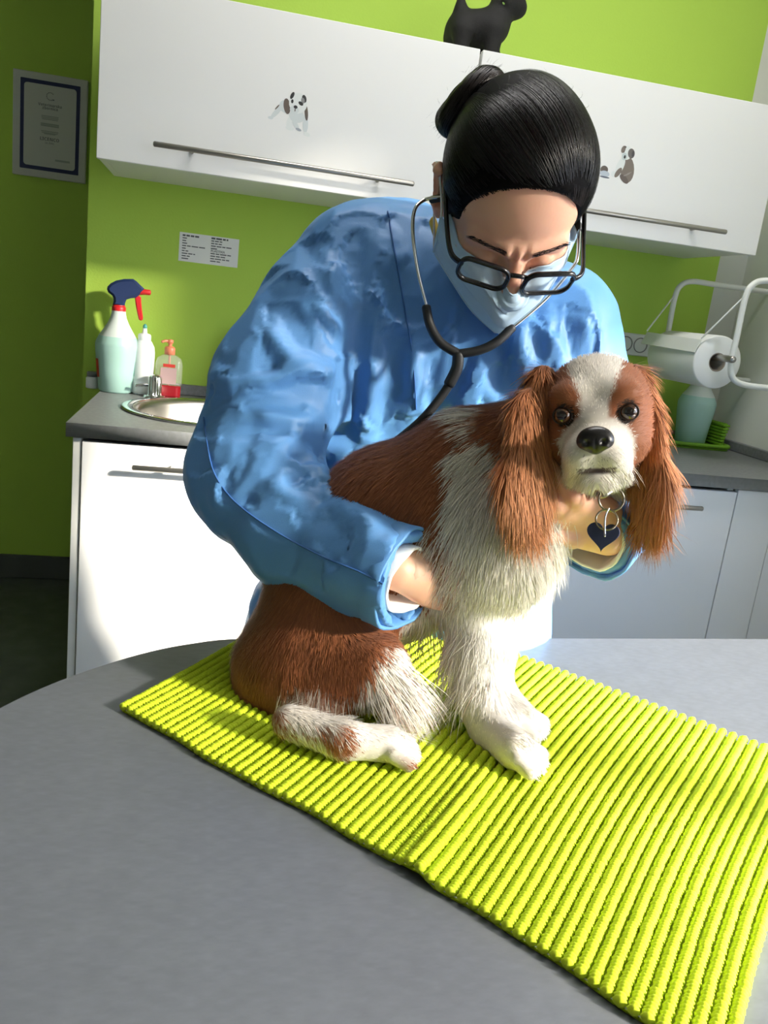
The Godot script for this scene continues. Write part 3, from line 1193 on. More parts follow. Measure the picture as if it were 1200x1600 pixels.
	# her right hand lies on the dog's ribs behind its foreleg, the left one holds its throat
	var w1 := at(634, 893, 0.888)
	var y1 := (at(705, 906, 0.925) - w1).normalized()
	var z1 := (at(650, 893, 1.2) - w1)
	z1 = (z1 - y1 * z1.dot(y1)).normalized()
	add_hand(hands, Transform3D(Basis(y1.cross(z1), y1, z1), w1), 1.0, [0.35, 0.3, 0.3, 0.35], [Vector3(0.045, 0.038, 0.016), Vector3(0.052, 0.068, 0.024), Vector3(0.05, 0.092, 0.03)])
	var w2 := at(940, 832, 0.912)
	var y2 := (at(868, 800, 0.868) - w2).normalized()
	var z2 := (at(900, 700, 1.0) - w2)
	z2 = (z2 - y2 * z2.dot(y2)).normalized()
	var b2 := Basis(y2.cross(z2), y2, z2)
	var inv2 := Transform3D(b2, w2).affine_inverse()
	add_hand(hands, Transform3D(b2, w2), -1.0, [1.0, 1.05, 1.05, 1.0], [inv2 * at(893, 838, 0.895), inv2 * at(850, 838, 0.872), inv2 * at(808, 829, 0.862)])
	hands.mesh_it(0.003)
	var body := put_world(merge([core, hf, hands], [Transform3D(), head_xf, Transform3D()]), "body", skin, t)
	body.set_meta("label", "woman's face, ear and bare hands")
	var nail := paint(Color8(236, 192, 176), 0.25)
	var nd := (at(800, 826, 0.853) - at(845, 834, 0.862)).normalized()
	put_world(tube_mesh(PackedVector3Array([at(808, 826, 0.8535), at(801, 826, 0.8545)]), 0.0055, 10, 0.45, (EYE - at(800, 826, 0.85)).normalized().cross(nd)), "thumbnail", nail, t)
	put_world(tube_mesh(curve([at(676, 345, 1.03), at(684, 372, 1.02), at(694, 402, 1.02), at(712, 430, 1.03)], 6), 0.007, 8, 0.5), "shirt_collar", paint(Color8(196, 170, 70), 0.8), t)
	build_hair(t)
	build_mask()
	build_glasses()
	build_stethoscope()


# an open sleeve end with a turned hem
func cuff(a: Vector3, b: Vector3, r0: float, r1: float, m: Material, parent: Node3D, called := "cuff") -> void:
	var ax := (b - a).normalized()
	var u := (Vector3.UP - ax * ax.y).normalized()
	var w := ax.cross(u)
	var st := st_new()
	var rows := []
	var prof := [[-0.25, r0 * 0.93], [0.0, r0], [0.08, r0 + 0.0015], [0.5, r1], [1.0, r1 + 0.001], [1.03, r1 - 0.001], [1.0, r1 - 0.003], [0.4, r1 - 0.006], [-0.6, r0 - 0.01]]
	for q in prof:
		var row := PackedVector3Array()
		for j in 44:
			var an := TAU * j / 44
			var k := 1.0 + 0.035 * sin(an * 3.0 + 1.0) + 0.03 * sin(an * 5.0 + 2.0) + 0.012 * sin(an * 11.0)
			row.append(a + (b - a) * (q[0] + 0.08 * sin(an * 2.0 + 0.7)) + (u * cos(an) + w * sin(an)) * q[1] * k)
		rows.append(row)
	sheet(st, rows, true)
	put(done(st), called, m, parent)


func build_hair(t: Node3D) -> void:
	var hair := paint(Color8(11, 10, 11), 0.6)
	hair.metallic_specular = 0.15
	var f := Field.new()
	f.ball(Vector3(0, 0.034, -0.016), Vector3(0.083, 0.095, 0.096), 0.02)
	f.ball(Vector3(0, 0.05, 0.02), Vector3(0.076, 0.072, 0.066), 0.03)
	f.bone(Vector3(-0.07, 0.03, 0.02), Vector3(-0.071, -0.02, 0.012), 0.008, 0.004, 0.012)
	f.bone(Vector3(0.07, 0.03, 0.02), Vector3(0.071, -0.02, 0.012), 0.008, 0.004, 0.012)
	f.ball(Vector3(0, -0.035, -0.05), Vector3(0.062, 0.045, 0.05), 0.03)
	# clear the face, the ears and the nape
	f.ball(Vector3(0, 0.0, 0.098), Vector3(0.082, 0.083, 0.062), 0.008, Basis.from_euler(Vector3(-0.35, 0, 0)), true)
	f.ball(Vector3(-0.09, -0.012, -0.006), Vector3(0.022, 0.04, 0.03), 0.006, Basis(), true)
	f.ball(Vector3(0.09, -0.012, -0.006), Vector3(0.022, 0.04, 0.03), 0.006, Basis(), true)
	f.ball(Vector3(0, -0.12, 0.03), Vector3(0.09, 0.09, 0.075), 0.01, Basis(), true)
	f.mesh_it(0.0035)
	var cap := put_world(f.array_mesh(head_xf), "hair", hair, t)
	cap.set_meta("label", "sleek black hair combed back to a bun")
	# combed strands from the hairline to the bun
	var bun := head_xf.affine_inverse() * at(738, 165, 0.955)
	var st := Strands.new()
	var ids := f.all()
	for k in 4200:
		var th := rng.randf_range(-1.9, 1.9)
		var ph := rng.randf_range(-0.1, 1.15)
		var p := Vector3(sin(th) * 0.1 * cos(ph * 0.7), 0.034 + 0.11 * sin(ph), cos(th) * 0.1 * cos(ph * 0.6))
		# drop on to the cap
		var ok := false
		for i in 12:
			var d := f.value(p, ids)
			if absf(d) < 0.0012:
				ok = true
				break
			p -= grad(f, p, ids) * d * 0.9
		if not ok or p.z > 0.06 and p.y < 0.085:
			continue
		var line := PackedVector3Array()
		var nn := PackedVector3Array()
		var lift := rng.randf_range(0.0002, 0.0016)
		for i in 9:
			var n := grad(f, p, ids)
			line.append(p + n * lift)
			nn.append(n)
			var d := bun - p
			if d.length() < 0.03:
				break
			d = (d - n * d.dot(n)).normalized()
			p += d * 0.012
			p -= n * f.value(p, ids)
		if line.size() > 3:
			var s := rng.randf_range(0.003, 0.012)
			st.add(line, nn, 0.0007, Color(s, s * 0.85, s * 0.9))
	# the hairline: fine hairs rooted just on the brow side of the cap
	var hf := head_field()
	var hids := hf.all()
	var edge := []
	for m in 41:
		var th := lerpf(-1.25, 1.25, m / 40.0)
		var p := Vector3.INF
		for i in 50:
			var ph := 0.25 + i * 0.026
			var o := Vector3(0, 0.03, -0.005)
			var q := o + Vector3(sin(th) * cos(ph), sin(ph), cos(th) * cos(ph)) * 0.1
			for j in 3:
				q -= (q - o).normalized() * hf.value(q, hids)
			if f.value(q, ids) < 0.0005:
				p = q
				break
		edge.append(p)
	for k in 1000:
		var x := rng.randf() * 39.99
		var p: Vector3 = edge[int(x)]
		if p == Vector3.INF or edge[int(x) + 1] == Vector3.INF:
			continue
		p = p.lerp(edge[int(x) + 1], x - int(x))
		var dir0 := (bun - p).normalized()
		p -= dir0 * rng.randf_range(0.0, 0.006)
		var line := PackedVector3Array()
		var nn := PackedVector3Array()
		for i in 6:
			var n := (p - Vector3(0, 0.03, -0.005)).normalized()
			line.append(p + n * (0.0004 + i * 0.0007))
			nn.append(n)
			var d := bun - p
			p += (d - n * d.dot(n)).normalized() * 0.0042
		st.add(line, nn, 0.0005, Color(0.008, 0.0065, 0.007))
	# loose hairs at the crown and the temples
	for k in 26:
		var p := Vector3(rng.randf_range(-0.06, 0.06), 0.125 - absf(rng.randf_range(0, 0.03)), rng.randf_range(-0.06, 0.02))
		for i in 10:
			p -= grad(f, p, ids) * f.value(p, ids)
		var n := grad(f, p, ids)
		var dir := (n * 0.6 + Vector3(rng.randf_range(-1, 1), rng.randf_range(-0.3, 1), rng.randf_range(-1, 0.4))).normalized()
		var line := PackedVector3Array()
		var nn := PackedVector3Array()
		for i in 6:
			line.append(p)
			nn.append(n)
			p += dir * 0.004
			dir = (dir + (bun - p).normalized() * 0.5).normalized()
		st.add(line, nn, 0.00025, Color(0.01, 0.009, 0.01))
	var sm := paint(Color.WHITE, 0.34)
	sm.vertex_color_use_as_albedo = true
	sm.metallic_specular = 0.3
	put(st.mesh(head_xf), "strands", sm, cap).set_meta("kind", "stuff")
	# the bun: a coil of twisted locks
	var bf := Field.new()
	var fwd := (bun - Vector3(0, 0.03, -0.02)).normalized()
	var e1 := fwd.cross(Vector3.RIGHT).normalized()
	var e2 := fwd.cross(e1)
	bf.ball(bun - fwd * 0.01, Vector3(0.04, 0.04, 0.036), 0.01, Basis(e1, e2, fwd))
	for i in 15:
		var a0 := TAU * i / 14.0 * 1.02
		var a1 := TAU * (i + 1) / 14.0 * 1.02
		bf.bone(bun + (e1 * cos(a0) + e2 * sin(a0)) * 0.029 + fwd * 0.004 * sin(a0 * 2.0), bun + (e1 * cos(a1) + e2 * sin(a1)) * 0.029 + fwd * 0.004 * sin(a1 * 2.0), 0.0165, 0.0165, 0.006)
	bf.mesh_it(0.003)
	var bm := put_world(bf.array_mesh(head_xf), "bun", hair, t)
	var bs := Strands.new()
	var bids := bf.all()
	for k in 900:
		var a := rng.randf() * TAU
		var b := rng.randf_range(-0.6, 2.2)
		var line := PackedVector3Array()
		var nn := PackedVector3Array()
		var twist := 0.55 + 0.5 * sin(a * 3.0)
		for i in 8:
			var aa := a + i * 0.11
			var bb := b + i * twist * 0.1
			var c := bun + (e1 * cos(aa) + e2 * sin(aa)) * 0.029
			var out := (e1 * cos(aa) + e2 * sin(aa)) * cos(bb) + fwd * sin(bb)
			var p := c + out * 0.0168
			p -= grad(bf, p, bids) * (bf.value(p, bids) - 0.0006)
			line.append(p)
			nn.append(out)
		bs.add(line, nn, 0.0009, Color(0.012, 0.01, 0.011))
	for k in 170:                         # flyaway hairs round the bun
		var a := rng.randf() * TAU
		var p := bun + (e1 * cos(a) + e2 * sin(a)) * 0.042 + fwd * rng.randf_range(-0.01, 0.02)
		var dir := ((e1 * cos(a) + e2 * sin(a)) + (e2 * cos(a) - e1 * sin(a)) * rng.randf_range(-1.0, 1.0)).normalized()
		var line := PackedVector3Array()
		var nn := PackedVector3Array()
		for i in 5:
			line.append(p)
			nn.append(dir)
			p += dir * 0.003
			dir = (dir + Vector3(rng.randf_range(-1, 1), rng.randf_range(-1, 1), rng.randf_range(-1, 1)) * 0.2).normalized()
		bs.add(line, nn, 0.00022, Color(0.01, 0.009, 0.01))
	put(bs.mesh(head_xf), "bun_strands", sm, bm).set_meta("kind", "stuff")
	# eyebrows
	var eb := Strands.new()
	for s: float in [-1.0, 1.0]:
		for k in 150:
			var a := rng.randf()
			var p := Vector3(s * lerpf(0.014, 0.053, a), 0.01 + 0.006 * sin(a * 2.4) + rng.randf_range(-0.0035, 0.0035) * (1.0 - a * 0.5), lerpf(0.1005, 0.0815, a * a))
			var dir := Vector3(s * 0.8, 0.35 - a * 0.6, -0.15).normalized()
			eb.add(PackedVector3Array([p, p + dir * 0.004, p + dir * 0.008 - Vector3(0, 0, 0.001)]), PackedVector3Array([Vector3.BACK, Vector3.BACK, Vector3.BACK]), 0.0005, Color(0.02, 0.014, 0.012))
	put_world(eb.mesh(head_xf), "eyebrows", sm, t).set_meta("kind", "stuff")
	var el := Strands.new()
	for s: float in [-1.0, 1.0]:
		for k in 60:
			var a := rng.randf()
			var p := Vector3(s * lerpf(0.019, 0.046, a), -0.0185 + 0.0015 * sin(a * PI), lerpf(0.0885, 0.083, a * a) + 0.001)
			var dir := Vector3(s * (a - 0.3) * 0.8, -0.55, 0.75).normalized()
			el.add(PackedVector3Array([p, p + dir * 0.002, p + dir * 0.004]), PackedVector3Array([Vector3.UP, Vector3.UP, Vector3.UP]), 0.0004, Color(0.01, 0.008, 0.008))
	put_world(el.mesh(head_xf), "eyelashes", sm, t).set_meta("kind", "stuff")


func grad(f: Field, p: Vector3, ids: PackedInt32Array) -> Vector3:
	const E := 0.001
	var c := f.value(p, ids)
	return Vector3(f.value(p + Vector3(E, 0, 0), ids) - c, f.value(p + Vector3(0, E, 0), ids) - c, f.value(p + Vector3(0, 0, E), ids) - c).normalized()


# hairs as tapering ribbons, all in one mesh
class Strands:
	var v := PackedVector3Array()
	var n := PackedVector3Array()
	var c := PackedColorArray()
	var ix := PackedInt32Array()

	func add(line: PackedVector3Array, outward: PackedVector3Array, width: float, color: Color, tip := Color(-1, 0, 0)) -> void:
		var base := v.size()
		var last := line.size() - 1
		for i in last + 1:
			var d := (line[mini(i + 1, last)] - line[maxi(i - 1, 0)])
			var s := d.cross(outward[i]).normalized()
			var k := float(i) / last
			var w := width * (1.0 if k < 0.6 else (1.0 - k) / 0.4 + 0.05) * 0.5
			var col := color if tip.r < 0.0 else color.lerp(tip, k)
			v.append(line[i] - s * w)
			v.append(line[i] + s * w)
			n.append((outward[i] - s * 0.45).normalized())
			n.append((outward[i] + s * 0.45).normalized())
			c.append(col)
			c.append(col)
			if i:
				var b := base + i * 2
				ix.append_array([b - 2, b + 1, b - 1, b - 2, b, b + 1])

	func mesh(xf := Transform3D()) -> ArrayMesh:
		var out := []
		out.resize(Mesh.ARRAY_MAX)
		if xf != Transform3D():
			for i in v.size():
				v[i] = xf * v[i]
				n[i] = xf.basis * n[i]
		out[Mesh.ARRAY_VERTEX] = v
		out[Mesh.ARRAY_NORMAL] = n
		out[Mesh.ARRAY_COLOR] = c
		out[Mesh.ARRAY_INDEX] = ix
		var m := ArrayMesh.new()
		m.add_surface_from_arrays(Mesh.PRIMITIVE_TRIANGLES, out)
		return m


func build_mask() -> void:
	var t := thing("face_mask", "pale blue pleated surgical mask covering the woman's nose and mouth", "mask", head_xf.origin)
	var m := paint(Color8(186, 212, 232), 0.55)
	relief(m, noise_tex(0.3, 256, 2, 0.0, 1.0), 30.0, 0.01, false)
	m.backlight_enabled = true
	m.backlight = Color(0.4, 0.45, 0.5)
	# rows from the nose wire to the chin, u from cheek to cheek; head coordinates
	var face := head_field()
	var fids := face.all()
	var rows := []
	const NV := 54
	const NU := 36
	for i in NV + 1:
		var v := float(i) / NV
		var row := PackedVector3Array()
		# centre line: over the nose, then down to a point below the chin
		var mid := Vector3(0, lerpf(-0.032, -0.124, v), 0.121 + 0.010 * sin(v * PI * 0.8) - 0.030 * v * v)
		var edge_y := lerpf(-0.012, -0.072, v)
		var edge_z := lerpf(0.026, 0.02, v)
		for j in NU + 1:
			var u := 2.0 * j / NU - 1.0
			var a := absf(u)
			var x := u * 0.082 * (1.0 - 0.1 * v * (1.0 - a))
			var rise := smoothstep(0.0, 0.42, a) * (1.0 - v) + a * v     # beside the nose the top edge climbs to the cheekbone
			var y := lerpf(mid.y, edge_y, rise)
			var z := lerpf(edge_z, mid.z, pow(cos(a * PI / 2), 0.9))
			if v < 0.4:                     # the upper edge lies on the nose and the cheeks
				var zf := 0.135
				for it in 14:
					zf -= face.value(Vector3(x, y, zf), fids) * 0.9
				z = lerpf(maxf(zf, 0.0) + 0.003, z, smoothstep(0.0, 0.38, v)) if zf > 0.01 else z
			# pleats, folded like steps
			var pl := fposmod(v * 3.6 + 0.12 * sin(u * 2.2), 1.0)
			var out := (0.0055 * pl) * (1.0 - pow(a, 6.0)) * (1.0 if v > 0.12 and v < 0.95 else 0.0)
			out += 0.0018 * sin(u * 9.0 + v * 6.0) * (1.0 - a)
			var nrm := Vector3(u * 0.8, 0.0, 1.0).normalized()
			row.append(Vector3(x, y, z) + nrm * out)
		rows.append(row)
	var st := st_new()
	sheet(st, rows)
	put(done(st), "panel", m, t, t.transform.affine_inverse() * head_xf)
	var edging := st_new()
	tube(edging, rows[0], 0.0012, 6)
	tube(edging, rows[NV], 0.0012, 6)
	var l := PackedVector3Array()
	var r := PackedVector3Array()
	for row in rows:
		l.append(row[0])
		r.append(row[NU])
	tube(edging, l, 0.0018, 6)
	tube(edging, r, 0.0018, 6)
	put(done(edging), "edge_binding", m, t, t.transform.affine_inverse() * head_xf)
	var loop := paint(Color8(232, 234, 236), 0.7)
	for s: float in [-1.0, 1.0]:
		var j := 0 if s < 0 else NU
		var pts := curve([rows[0][j], Vector3(s * 0.083, 0.0, 0.006), Vector3(s * 0.089, 0.022, -0.018), Vector3(s * 0.09, 0.004, -0.038), Vector3(s * 0.086, -0.035, -0.022), rows[NV][j]], 7)
		put(tube_mesh(pts, 0.0015, 6), "ear_loop", loop, t, t.transform.affine_inverse() * head_xf)


func build_glasses() -> void:
	var t := thing("eyeglasses", "black rectangular eyeglasses worn low on the woman's nose", "glasses", head_xf.origin)
	var sit := Transform3D(Basis(Vector3.BACK, deg_to_rad(-6.0)), Vector3.ZERO)   # they sit a little askew
	var pivot := Vector3(0, -0.012, 0.11)
	sit.origin = pivot - sit.basis * pivot
	var inv := t.transform.affine_inverse() * head_xf * sit
	var frame := paint(Color8(16, 16, 18), 0.22)
	var lens := paint(Color(0.93, 0.96, 1.0, 0.1), 0.03)
	lens.transparency = BaseMaterial3D.TRANSPARENCY_ALPHA
	for s: float in [-1.0, 1.0]:
		var b := Basis.from_euler(Vector3(0.12, s * 0.17, 0))
		var c := Vector3(s * 0.038, -0.013, 0.114)
		var o := round_rect(0.056, 0.035, 0.012, 6)
		var rim := PackedVector3Array()
		for q in o:
			rim.append(c + b * Vector3(q.x, q.y + 0.002 * q.x * s / 0.03, -q.x * q.x * 1.5))
		rim.append(rim[0])
		rim.append(rim[1])
		put(tube_mesh(rim, 0.0026, 8, 1.25), "rim", frame, t, inv)
		var st := st_new()
		st.set_smooth_group(0)
		for i in o.size():
			tri(st, c, rim[i + 1], rim[i])
		put(done(st), "lens", lens, t, inv)
		var hinge: Vector3 = c + b * Vector3(s * 0.0265, 0.007, -0.001)
		put(tube_mesh(curve([hinge, Vector3(s * 0.0765, -0.004, 0.098), Vector3(s * 0.081, -0.001, 0.06), Vector3(s * 0.0845, 0.01, 0.0), Vector3(s * 0.085, 0.006, -0.02), Vector3(s * 0.08, -0.018, -0.038)], 6), 0.0036, 8, 0.75), "temple_arm", frame, t, inv)
		put(tube_mesh(curve([Vector3(s * 0.0135, -0.016, 0.112), Vector3(s * 0.011, -0.02, 0.108), Vector3(s * 0.0115, -0.026, 0.106)], 4), 0.0016, 6), "nose_pad", lens, t, inv)
	put(tube_mesh(curve([Vector3(-0.011, -0.008, 0.1145), Vector3(-0.004, -0.0045, 0.1175), Vector3(0.004, -0.0045, 0.1175), Vector3(0.011, -0.008, 0.1145)], 5), 0.0027, 8), "bridge", frame, t, inv)


func build_stethoscope() -> void:
	var t := thing("stethoscope", "stethoscope with steel ear tubes and black rubber tubing hanging from the woman's ears", "stethoscope", at(718, 552, 0.99))
	var inv := t.transform.affine_inverse()
	var ear_l := head_xf * Vector3(-0.082, -0.006, 0.0)
	var ear_r := head_xf * Vector3(0.082, -0.006, 0.0)
	put(tube_mesh(curve([ear_l, at(664, 312, 0.975), at(648, 328, 0.965), at(645, 365, 0.965), at(653, 425, 0.975), at(668, 484, 0.985)], 8), 0.0022, 8), "ear_tube", M.chrome, t, inv)
	put(tube_mesh(curve([ear_r, at(903, 395, 0.965), at(893, 420, 0.965), at(850, 470, 0.97), at(798, 514, 0.98)], 8), 0.0022, 8), "ear_tube", M.chrome, t, inv)
	put(tube_mesh(PackedVector3Array([ear_l + head_xf.basis.x * 0.004, at(674, 312, 0.977)]), 0.0045, 8), "ear_tip", M.rubber, t, inv)
	put(tube_mesh(PackedVector3Array([ear_r - head_xf.basis.x * 0.004, ear_r.lerp(at(903, 395, 0.965), 0.5)]), 0.0045, 8), "ear_tip", M.rubber, t, inv)
	var fork := at(716, 553, 0.985)
	var st := st_new()
	tube(st, curve([at(666, 480, 0.985), at(672, 508, 0.985), at(688, 535, 0.984), fork], 7), 0.0056, 12)
	tube(st, curve([at(800, 512, 0.98), at(778, 533, 0.98), at(750, 547, 0.982), fork], 7), 0.0056, 12)
	tube(st, curve([fork, at(714, 575, 0.99), at(702, 600, 0.995)], 5), 0.0072, 12)
	put(done(st), "fork_tubing", M.rubber, t, inv)
	put(tube_mesh(curve([at(710, 582, 0.992), at(695, 612, 0.997), at(660, 655, 1.0), at(615, 693, 1.0), at(575, 722, 0.995), at(535, 750, 0.985), at(500, 790, 0.98)], 8), 0.0055, 12), "main_tubing", M.rubber, t, inv)


# ---- the dog ------------------------------------------------------------------
var dog_xf := Transform3D(Basis.from_euler(Vector3(0, deg_to_rad(-26.5), deg_to_rad(11.7))), Vector3(0.394, 1.106, -0.795))
var white_a := PackedVector3Array()
var white_b := PackedVector3Array()
var white_r := PackedFloat32Array()
var flow_p := PackedVector3Array()
var flow_d := PackedVector3Array()
var coat_noise := FastNoiseLite.new()


func white_patch(a: Vector3, b: Vector3, r: float) -> void:
	white_a.append(a); white_b.append(b); white_r.append(r)


# how white the coat is at a point of the body, 0 chestnut to 1 white
func whiteness(p: Vector3) -> float:
	var d := 1.0
	for i in white_a.size():
		var ab := white_b[i] - white_a[i]
		var t := clampf((p - white_a[i]).dot(ab) / maxf(ab.length_squared(), 1e-8), 0.0, 1.0)
		d = minf(d, p.distance_to(white_a[i] + ab * t) - white_r[i])
	d += coat_noise.get_noise_3dv(p * 60.0) * 0.008
	return clampf(0.5 - d / 0.008, 0.0, 1.0)


# markings of the head, in head coordinates: blaze, muzzle and throat are white
func head_white(p: Vector3) -> float:
	var n := coat_noise.get_noise_3dv(p * 120.0) * 0.004
	var blaze := absf(p.x) - (0.013 + maxf(p.y - 0.02, 0.0) * 0.42) + n
	if p.y < -0.004:
		blaze = 1.0
	var muzzle := Vector3(p.x * 0.86, (p.y + 0.03) * 0.95, (p.z - 0.074)).length() - 0.0425 + n
	var bridge := maxf(absf(p.x) - 0.014 + n, absf(p.y - 0.004) - 0.02)
	var throat := maxf(p.y + 0.052, absf(p.x) - 0.055) + n
	return clampf(0.5 - minf(minf(blaze, bridge), minf(muzzle, throat)) / 0.005, 0.0, 1.0)


const CHESTNUT := Color(0.29, 0.095, 0.034)
const CREAM := Color(0.74, 0.68, 0.60)


func coat_color(w: float, shade: float) -> Color:
	var c := CHESTNUT.lerp(CREAM, w)
	return Color(c.r * shade, c.g * shade, c.b * shade)


func flow(p: Vector3) -> Vector3:
	var s := Vector3.ZERO
	for i in flow_p.size():
		s += flow_d[i] / maxf(p.distance_squared_to(flow_p[i]), 1e-5) ** 1.5
	return s.normalized()


# roots scattered evenly over a meshed field
func roots(f: Field, count: int) -> Array:
	var cum := PackedFloat32Array()
	var total := 0.0
	for i in range(0, f.index.size(), 3):
		var a := f.verts[f.index[i]]
		total += (f.verts[f.index[i + 1]] - a).cross(f.verts[f.index[i + 2]] - a).length()
		cum.append(total)
	var ps := PackedVector3Array()
	var ns := PackedVector3Array()
	for k in count:
		var t := cum.bsearch(rng.randf() * total) * 3
		t = mini(t, f.index.size() - 3)
		var u := rng.randf()
		var w := rng.randf()
		if u + w > 1.0:
			u = 1.0 - u
			w = 1.0 - w
		var i0 := f.index[t]
		var i1 := f.index[t + 1]
		var i2 := f.index[t + 2]
		ps.append(f.verts[i0] * (1.0 - u - w) + f.verts[i1] * u + f.verts[i2] * w)
		ns.append((f.norms[i0] * (1.0 - u - w) + f.norms[i1] * u + f.norms[i2] * w).normalized())
	return [ps, ns]


func grow(s: Strands, p: Vector3, n: Vector3, dir: Vector3, length: float, stand: float, width: float, color: Color, tip: Color, points := 4, droop := 0.0, wave := 0.0) -> void:
	var d := (dir - n * dir.dot(n)).normalized() * cos(stand) + n * sin(stand)
	var line := PackedVector3Array()
	var out := PackedVector3Array()
	var q := p - n * 0.001
	var step := length / (points - 1)
	var side := d.cross(n).normalized()
	var ph := rng.randf() * TAU
	for i in points:
		line.append(q)
		out.append(n)
		var k := float(i) / points
		d = (d + Vector3(0, -droop, 0) * step * 12.0 - n * sin(stand) * 0.35 * k + side * sin(ph + k * 7.0) * wave).normalized()
		q += d * step
	s.add(line, out, width, color, tip)


func build_dog() -> void:
	coat_noise.seed = 21
	coat_noise.frequency = 0.6
	var t := thing("dog", "chestnut and white spaniel sitting on the lime mat, facing out", "dog", Vector3(0.22, TABLE + 0.011, -0.84))
	var inv := t.transform.affine_inverse()
	var ground := TABLE + 0.011
	var pelvis := at(470, 1030, 0.985)
	var loin := at(530, 920, 1.0)
	var ribs := at(615, 815, 0.99)
	var withers := at(735, 745, 0.97)
	var chest := at(765, 845, 0.935)
	var nape := at(830, 705, 0.945)
	var head := dog_xf.origin
	var paw := on_y(806, 1172, ground + 0.016)
	var carpus := at(745, 1092, 0.915)
	var elbow := at(735, 935, 0.945)
	var paw2 := on_y(812, 1122, ground + 0.016)
	var hind_paw := on_y(606, 1162, ground + 0.016)
	var hock := on_y(452, 1128, ground + 0.02)
	var f := Field.new()
	f.chain([pelvis, loin, ribs, withers], [0.068, 0.074, 0.08, 0.072], 0.04)
	f.bone(ribs, chest, 0.078, 0.07, 0.04)
	f.bone(withers, chest, 0.07, 0.068, 0.04)
	f.bone(loin, at(640, 930, 0.985), 0.06, 0.05, 0.05)
	f.bone(withers, nape, 0.062, 0.055, 0.03)
	f.bone(nape, dog_xf * Vector3(0, -0.005, -0.02), 0.055, 0.05, 0.03)
	f.bone(chest, dog_xf * Vector3(0, -0.04, -0.01), 0.055, 0.035, 0.03)
	# rump and folded thigh
	f.ball(at(445, 1075, 0.965), Vector3(0.055, 0.06, 0.06), 0.04)
	f.bone(at(500, 1030, 0.94), at(585, 1050, 0.9), 0.058, 0.038, 0.04)
	f.bone(at(585, 1050, 0.9), at(470, 1110, 0.905), 0.034, 0.022, 0.02)
	f.bone(pelvis, at(480, 1110, 0.96), 0.06, 0.045, 0.04)
	f.chain([hock, hind_paw - Vector3(0.045, -0.004, 0.0), hind_paw], [0.018, 0.0175, 0.019], 0.012)
	# the near foreleg and the one behind it
	f.chain([at(745, 870, 0.935), elbow, at(740, 1015, 0.928), carpus, at(768, 1140, 0.903), paw], [0.05, 0.034, 0.0245, 0.021, 0.02, 0.021], 0.02)
	f.chain([at(790, 870, 0.955), at(775, 940, 0.975), at(770, 1020, 0.962), at(768, 1075, 0.955), paw2], [0.045, 0.032, 0.023, 0.02, 0.02], 0.02)
	# toes
	var clefts := []
	for q in [[paw, (at(840, 1192, 0.88) - at(760, 1150, 0.9))], [paw2, (at(850, 1140, 0.92) - at(770, 1100, 0.94))], [hind_paw, Vector3(1, 0, 0.25)]]:
		var c: Vector3 = q[0]
		var d: Vector3 = q[1]
		d.y = 0
		d = d.normalized()
		var s := d.cross(Vector3.UP)
		for k in 4:
			var o := (k - 1.5) * 0.0135
			var a := c + s * o * 0.8 + d * 0.006 - Vector3(0, 0.001, 0)
			if k < 3:                   # the clefts between the toes
				var g := c + s * (o + 0.00675) * 0.9 + Vector3(0, 0.012, 0)
				clefts.append([g + d * 0.006, g + d * 0.034 - Vector3(0, 0.012, 0)])
			f.bone(a, a + d * (0.022 - absf(k - 1.5) * 0.004) + s * o * 0.25 - Vector3(0, 0.006, 0), 0.0098, 0.0084, 0.002)
	for q in clefts:
		f.bone(q[0], q[1], 0.0022, 0.004, 0.004, true)
	f.mesh_it(0.0042)

	# head
	var h := Field.new()
	h.ball(Vector3(0, 0.012, -0.006), Vector3(0.052, 0.05, 0.055), 0.02)
	for s: float in [-1.0, 1.0]:
		h.ball(Vector3(s * 0.027, -0.02, 0.018), Vector3(0.026, 0.03, 0.03), 0.02)
		h.ball(Vector3(s * 0.026, 0.025, 0.036), Vector3(0.018, 0.013, 0.014), 0.014)
	h.ball(Vector3(0, -0.022, 0.052), Vector3(0.025, 0.021, 0.03), 0.016)
	for s: float in [-1.0, 1.0]:
		h.ball(Vector3(s * 0.0155, -0.031, 0.061), Vector3(0.0165, 0.018, 0.019), 0.008)
		h.ball(Vector3(s * 0.021, -0.047, 0.046), Vector3(0.0135, 0.015, 0.017), 0.01)
	h.ball(Vector3(0, -0.055, 0.052), Vector3(0.021, 0.0125, 0.02), 0.007)
	h.bone(Vector3(0, -0.03, 0.082), Vector3(0, -0.043, 0.079), 0.0012, 0.0012, 0.004, true)
	for s: float in [-1.0, 1.0]:
		h.bone(Vector3(0, -0.044, 0.08), Vector3(s * 0.02, -0.05, 0.068), 0.0012, 0.0015, 0.004, true)
		h.ball(Vector3(s * 0.0315, 0.007, 0.051), Vector3(0.0105, 0.009, 0.0115), 0.005, Basis(), true)
	h.bone(Vector3(0, 0, -0.01), Vector3(0, -0.05, -0.05), 0.046, 0.05, 0.02)
	h.mesh_it(0.003)

	# white of the coat: chest, forelegs, a band over the shoulder, belly, knee, hind foot
	white_patch(at(800, 880, 0.9), at(770, 930, 0.93), 0.072)
	white_patch(at(880, 800, 0.87), at(830, 900, 0.88), 0.06)
	white_patch(elbow, carpus, 0.055)
	white_patch(carpus, paw, 0.06)
	white_patch(paw2, at(775, 940, 0.98), 0.05)
	white_patch(at(728, 655, 0.93), at(742, 730, 0.905), 0.017)
	white_patch(at(742, 730, 0.905), at(752, 800, 0.885), 0.03)
	white_patch(at(752, 800, 0.885), at(745, 900, 0.9), 0.04)
	white_patch(at(690, 1000, 0.95), at(660, 960, 0.99), 0.05)
	white_patch(at(636, 1030, 0.87), at(590, 1110, 0.86), 0.024)
